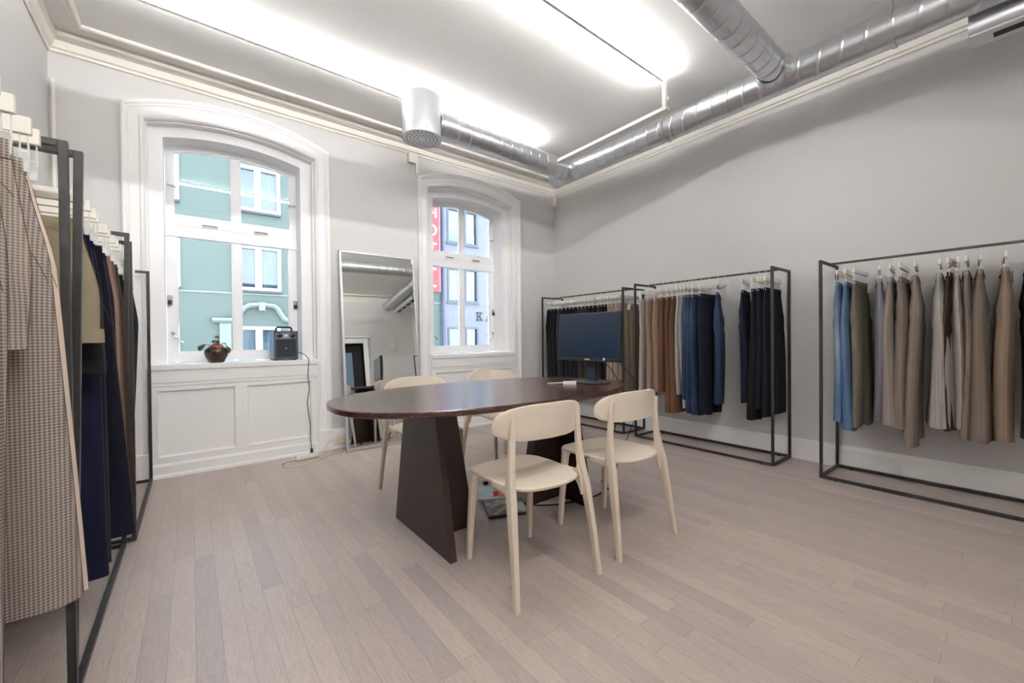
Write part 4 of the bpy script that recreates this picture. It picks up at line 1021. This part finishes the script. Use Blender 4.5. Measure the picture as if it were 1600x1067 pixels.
# nearest rack on the right (front tip positions along the rail), left to right in view
r3 = [(.912, 3, 'faded light blue jeans at the left end of the near right rack', B('jeans_light', L=1.06, th=.105, t1=.09, hem=.17)),
      (.862, 4, 'mid blue jeans second from the left end of the near right rack', B('jeans_mid', L=1.115, th=.14, t1=.10, hem=.19)),
      (.811, -1, 'olive grey trousers next to the blue jeans on the near right rack', B('olive', L=1.09, th=.085, t1=.10, hem=.17, ptag=.8)),
      (.668, 10, 'slim blue-grey trousers with turned-up hem', B('bluegrey', L=1.02, th=.065, t1=.105, hem=.13, cuff=.03)),
      (.613, 5, 'taupe flared trousers just right of the blue-grey pair', B('taupe', L=1.04, th=.17, t1=.10, hem=.17)),
      (.563, 1, 'grey-brown trousers just behind the taupe flared pair', B('taupe2', L=1.06, th=.12, t1=.11, hem=.17)),
      (.488, 5, 'longest taupe trousers on the near right rack, hem hanging lowest', B('taupe2', L=1.17, th=.11, t1=.12, hem=.20, dback=.03)),
      (.372, 4, 'pale grey checked wide trousers on the near right rack', B('check', L=1.02, th=.19, t1=.13, hem=.19)),
      (.335, -3, 'dark brown drawstring trousers behind the checked wide pair', B('espresso', L=1.03, th=.09, t1=.08, hem=.17)),
      (.290, 12, 'pale grey checked narrow trousers right of the checked wide pair', B('check', L=1.01, th=.065, t1=.085, hem=.15)),
      (.256, 2, 'slim brown-grey trousers squeezed beside the narrow checked pair', B('taupe3', L=1.08, th=.075, t1=.075, hem=.17)),
      (.196, 4, 'wide mink brown trousers left of the lone sand pair', B('mink', L=1.075, th=.165, t1=.14, hem=.20)),
      (.096, 3, 'sand trousers hanging alone near the right edge of the picture', B('sand', L=1.06, th=.12, t1=.12, hem=.17, ptag=.6)),
      (.000, 3, 'dark brown trousers cut off by the right edge of the picture', B('espresso', L=1.03, th=.11, t1=.11, hem=.17))]
hang('r3', 'near right rack', RX, None, None, 1.660, [a + (i + 1,) for i, a in enumerate(r3)], mst, .19, 1)
r2 = [(2.635, 3, 'pale grey trousers at the left end of the middle right rack', B('ltgrey', L=1.05, th=.07, t1=.07)),
      (2.545, 2, 'light tan trousers second from the left on the middle right rack', B('tan', L=.985, th=.13, t1=.085, hem=.18)),
      (2.462, -2, 'rosy tan trousers beside the brown ones on the middle right rack', B('tan', L=.99, th=.14, t1=.085, hem=.18)),
      (2.390, 3, 'brown trousers with folded hem, leftmost of the three brown pairs', B('brown', L=.985, th=.10, t1=.09, cuff=.04)),
      (2.317, 2, 'brown wide trousers, middle of the three brown pairs', B('brown', L=1.19, th=.15, t1=.09, hem=.2)),
      (2.260, -2, 'brown wide trousers, rightmost of the three brown pairs', B('brown', L=1.185, th=.14, t1=.09, hem=.2)),
      (2.205, 2, 'pale grey slim trousers between the brown trousers and the jeans', B('ltgrey', L=1.0, th=.055, t1=.07, hem=.14)),
      (2.165, 0, 'mid grey trousers touching the blue jeans on the middle right rack', B('grey', L=1.13, th=.07, t1=.075, hem=.16)),
      (2.128, 3, 'blue jeans nearest the grey trousers on the middle right rack', B('jeans_blue', L=1.04, th=.12, t1=.10, hem=.18)),
      (2.092, 2, 'blue jeans with faint side seam, second in the row of jeans', B('jeans_blue', L=1.17, th=.10, t1=.10, hem=.18)),
      (2.050, -1, 'blue jeans showing the back pocket, third in the row of jeans', B('jeans_blue', L=1.18, th=.10, t1=.09, hem=.18, ptag=.55)),
      (1.975, -4, 'dark blue jeans with brown leather patch', B('jeans_dark', L=1.17, th=.11, t1=.09, hem=.20, patch=True)),
      (1.812, 22, 'single pair of blue jeans hanging apart', B('jeans_blue', L=1.05, th=.12, t1=.11, hem=.17, ptag=.4)),
      (1.718, 33, 'hanging empty and turned sideways beside the single pair of jeans', None),
      (1.588, 13, 'slim black trousers leftmost of the black group on the middle rack', B('darknavy', L=1.01, th=.10, t1=.10, hem=.15, ptag=.7)),
      (1.505, 2, 'black long trousers with the lowest hem on the middle right rack', B('black', L=1.15, th=.14, t1=.10, hem=.18)),
      (1.462, -1, 'broad blue-black trousers near the right end of the middle right rack', B('darknavy', L=1.05, th=.11, t1=.10, hem=.18, ptag=.8)),
      (1.405, 1, 'black wide trousers behind the right post of the middle right rack', B('black', L=1.10, hip=.43, th=.11, t1=.10, hem=.20))]
hang('r2', 'middle right rack', RX, None, None, 1.672, [a + (i + 21,) for i, a in enumerate(r2)], mst, .19, 1)
cols = ['black', 'black2', 'black', 'charcoal', 'black', 'darknavy', 'black2', 'black', 'charcoal', 'darkbrown', 'darkbrown', 'black', 'black2', 'espresso', 'black', 'black2']
desc = ['black', 'soft black', 'black', 'charcoal', 'black', 'blue-black', 'soft black', 'black', 'charcoal', 'dark brown', 'dark brown', 'black', 'soft black', 'espresso brown', 'black', 'soft black']
ordn = ['first', 'second', 'third', 'fourth', 'fifth', 'sixth', 'seventh', 'eighth', 'ninth', 'tenth', 'eleventh', 'twelfth', 'thirteenth', 'fourteenth', 'fifteenth', 'sixteenth']
ys = [4.103, 4.045, 3.985, 3.905, 3.83, 3.757, 3.69, 3.623, 3.55, 3.485, 3.425, 3.362, 3.30, 3.225, 3.177, 3.124]
r1 = [(y, rnd.uniform(-3, 4), '%s trousers, %s from the corner on far right rack' % (d, o), B(c, L=1.06 + rnd.uniform(-.05, .05), th=.09 + rnd.uniform(-.015, .03), t1=.075)) for y, c, d, o in zip(ys, cols, desc, ordn)]
r1 += [(3.072, 3, 'beige trousers next to the black ones on the far right rack', B('beige', L=1.07, th=.09, t1=.08)),
       (3.022, 1, 'beige trousers, middle of the pale pairs on the far right rack', B('beige', L=1.08, th=.09, t1=.08)),
       (2.968, -2, 'khaki beige trousers behind the monitor edge on the far right rack', B('beige', L=1.03, th=.09, t1=.08, ptag=.3)),
       (2.915, -1, 'olive brown trousers at right end of far right rack', B('khaki', L=1.20, th=.09, t1=.10, hip=.42, hem=.17, ptag=-.2))]
hang('r1', 'far right rack', RX, None, None, 1.652, [a + (i + 51,) for i, a in enumerate(r1)], mst, .19, 1)

# left racks: broad cream hangers, front ends point towards the room (+X)
HL = make_hanger(.225, .066, .038, .55)
msl = [HL, True]
W = dict(w=.40, hip=.44)
lB = [(1.96, 0, 'olive shorts with turned-up cuffs on the second left rack', B('oliveshort', L=.41, w=.41, hip=.48, hem=.23, spread=.135, th=.13, t1=.12, cuff=.045, ptag=.45)),
      (2.05, 2, 'black shorts behind the olive shorts on the second left rack', B('black', L=.52, w=.40, hip=.48, hem=.24, spread=.14, th=.12, t1=.1)),
      (2.16, 2, 'dark navy velvet trousers behind the black shorts', B('velvet', L=1.29, **W, hem=.25, spread=.115, th=.13, t1=.10)),
      (2.26, -2, 'long ink blue trousers beside the navy velvet pair', B('navy', L=1.27, **W, hem=.25, spread=.12, th=.13, t1=.10)),
      (2.44, 1, 'wide navy trousers with the hem reaching furthest into the room', B('navy', L=1.24, **W, hem=.30, spread=.14, th=.13, t1=.10)),
      (2.52, 0, 'plum-black trousers in front of the tan pair on the second left rack', B('plum', L=1.22, **W, hem=.26, spread=.125, th=.12, t1=.09)),
      (2.66, 1, 'tan trousers with cuffed hem on the second left rack', B('tan', L=1.20, **W, hem=.22, spread=.135, th=.12, t1=.10, cuff=.04)),
      (2.78, -1, 'cocoa brown trousers right behind the tan pair on the left', B('cocoa', L=1.23, **W, hem=.22, spread=.14, th=.12, t1=.10)),
      (2.88, 1, 'dark brown ribbed trousers at the far end of the second left rack', B('darkbrown', L=1.21, **W, hem=.24, spread=.145, th=.12, t1=.10))]
hang('lB', 'second left rack', LX, None, None, 1.668, [a + (i + 81,) for i, a in enumerate(lB)], msl, .225, -1)
lC = [(3.10, 1, 'black trousers at the near end of the last left rack', B('black', L=1.10, **W, hem=.2, th=.11, t1=.1)),
      (3.22, -1, 'dark brown trousers behind the first black pair on the last left rack', B('espresso', L=1.08, **W, hem=.2, th=.11, t1=.1)),
      (3.35, 1, 'blue-black trousers in the middle of the last left rack', B('darknavy', L=.98, w=.41, hip=.46, hem=.2, th=.11, t1=.1)),
      (3.50, 0, 'black trousers at the far end of the last left rack', B('black2', L=.95, w=.41, hip=.46, hem=.18, th=.11, t1=.1))]
hang('lC', 'last left rack', LX, None, None, 1.628, [a + (i + 95,) for i, a in enumerate(lC)], msl, .225, -1)
lA = [(1.19, 0, 'houndstooth trousers at the very left edge of the picture', B('hound', L=1.15, **W, hem=.22, th=.11, t1=.09)),
      (1.275, 0, 'short houndstooth skirt in front of the long houndstooth trousers', B('hound_fine', L=.42, w=.42, hip=.46, hem=.23, spread=.115, th=.10, t1=.08, name='skirt', skirt=True)),
      (1.385, 0, 'long houndstooth trousers hanging closest to the viewer on the left', B('hound', L=1.01, w=.41, hip=.48, hem=.30, spread=.135, th=.10, t1=.09)),
      (1.45, 0, 'cream trousers behind the long houndstooth pair', B('cream', L=1.02, w=.40, hip=.48, hem=.30, spread=.145, th=.09, t1=.08))]
hang('lA', 'nearest left rack', LX, None, None, 1.668, [a + (i + 101,) for i, a in enumerate(lA)], msl, .225, -1)

# ------------------------------------------------------------------ sky, camera, view
wd = bpy.data.worlds.new('sky'); SC.world = wd; wd.use_nodes = True
nt = wd.node_tree; nt.nodes.clear()
o = N(nt, 'ShaderNodeOutputWorld'); bg = N(nt, 'ShaderNodeBackground')
tc = N(nt, 'ShaderNodeTexCoord'); sx = N(nt, 'ShaderNodeSeparateXYZ'); nt.links.new(tc.outputs['Generated'], sx.inputs[0])
r = N(nt, 'ShaderNodeValToRGB'); nt.links.new(math_n(nt, 'MULTIPLY_ADD', sx.outputs[2], .5, .5), r.inputs[0])
r.color_ramp.elements[0].position = .45; r.color_ramp.elements[0].color = (.80, .88, 1.0, 1)
r.color_ramp.elements[1].position = .9; r.color_ramp.elements[1].color = (.66, .79, 1.0, 1)
nt.links.new(r.outputs[0], bg.inputs[0]); bg.inputs[1].default_value = 7.0
nt.links.new(bg.outputs[0], o.inputs[0])

cam = bpy.data.cameras.new('camera'); co = bpy.data.objects.new('camera', cam); COL.objects.link(co)
yaw, pitch, roll = math.radians(38.1554), math.radians(-.4552), math.radians(-.5399)
f = Vector((math.sin(yaw) * math.cos(pitch), math.cos(yaw) * math.cos(pitch), math.sin(pitch)))
rr = Vector((math.cos(yaw), -math.sin(yaw), 0)); uu = rr.cross(f)
cr, sr = math.cos(roll), math.sin(roll)
r2_, u2_ = cr * rr + sr * uu, -sr * rr + cr * uu
mw_ = Matrix(((r2_.x, u2_.x, -f.x, 0), (r2_.y, u2_.y, -f.y, 0), (r2_.z, u2_.z, -f.z, 1.10), (0, 0, 0, 1)))
co.matrix_world = mw_
cam.sensor_width = 36; cam.lens = 36 * 637.98 / 1600; cam.clip_start = .05; cam.clip_end = 200
SC.camera = co
SC.view_settings.view_transform = 'Standard'; SC.view_settings.look = 'None'
SC.view_settings.exposure = 0.86; SC.view_settings.gamma = 1.0; SC.view_settings.use_curve_mapping = False
SC.cycles.use_denoising = True
SC.cycles.max_bounces = 10; SC.cycles.diffuse_bounces = 6; SC.cycles.glossy_bounces = 5; SC.cycles.transparent_max_bounces = 16
SC.cycles.sample_clamp_indirect = 8.0
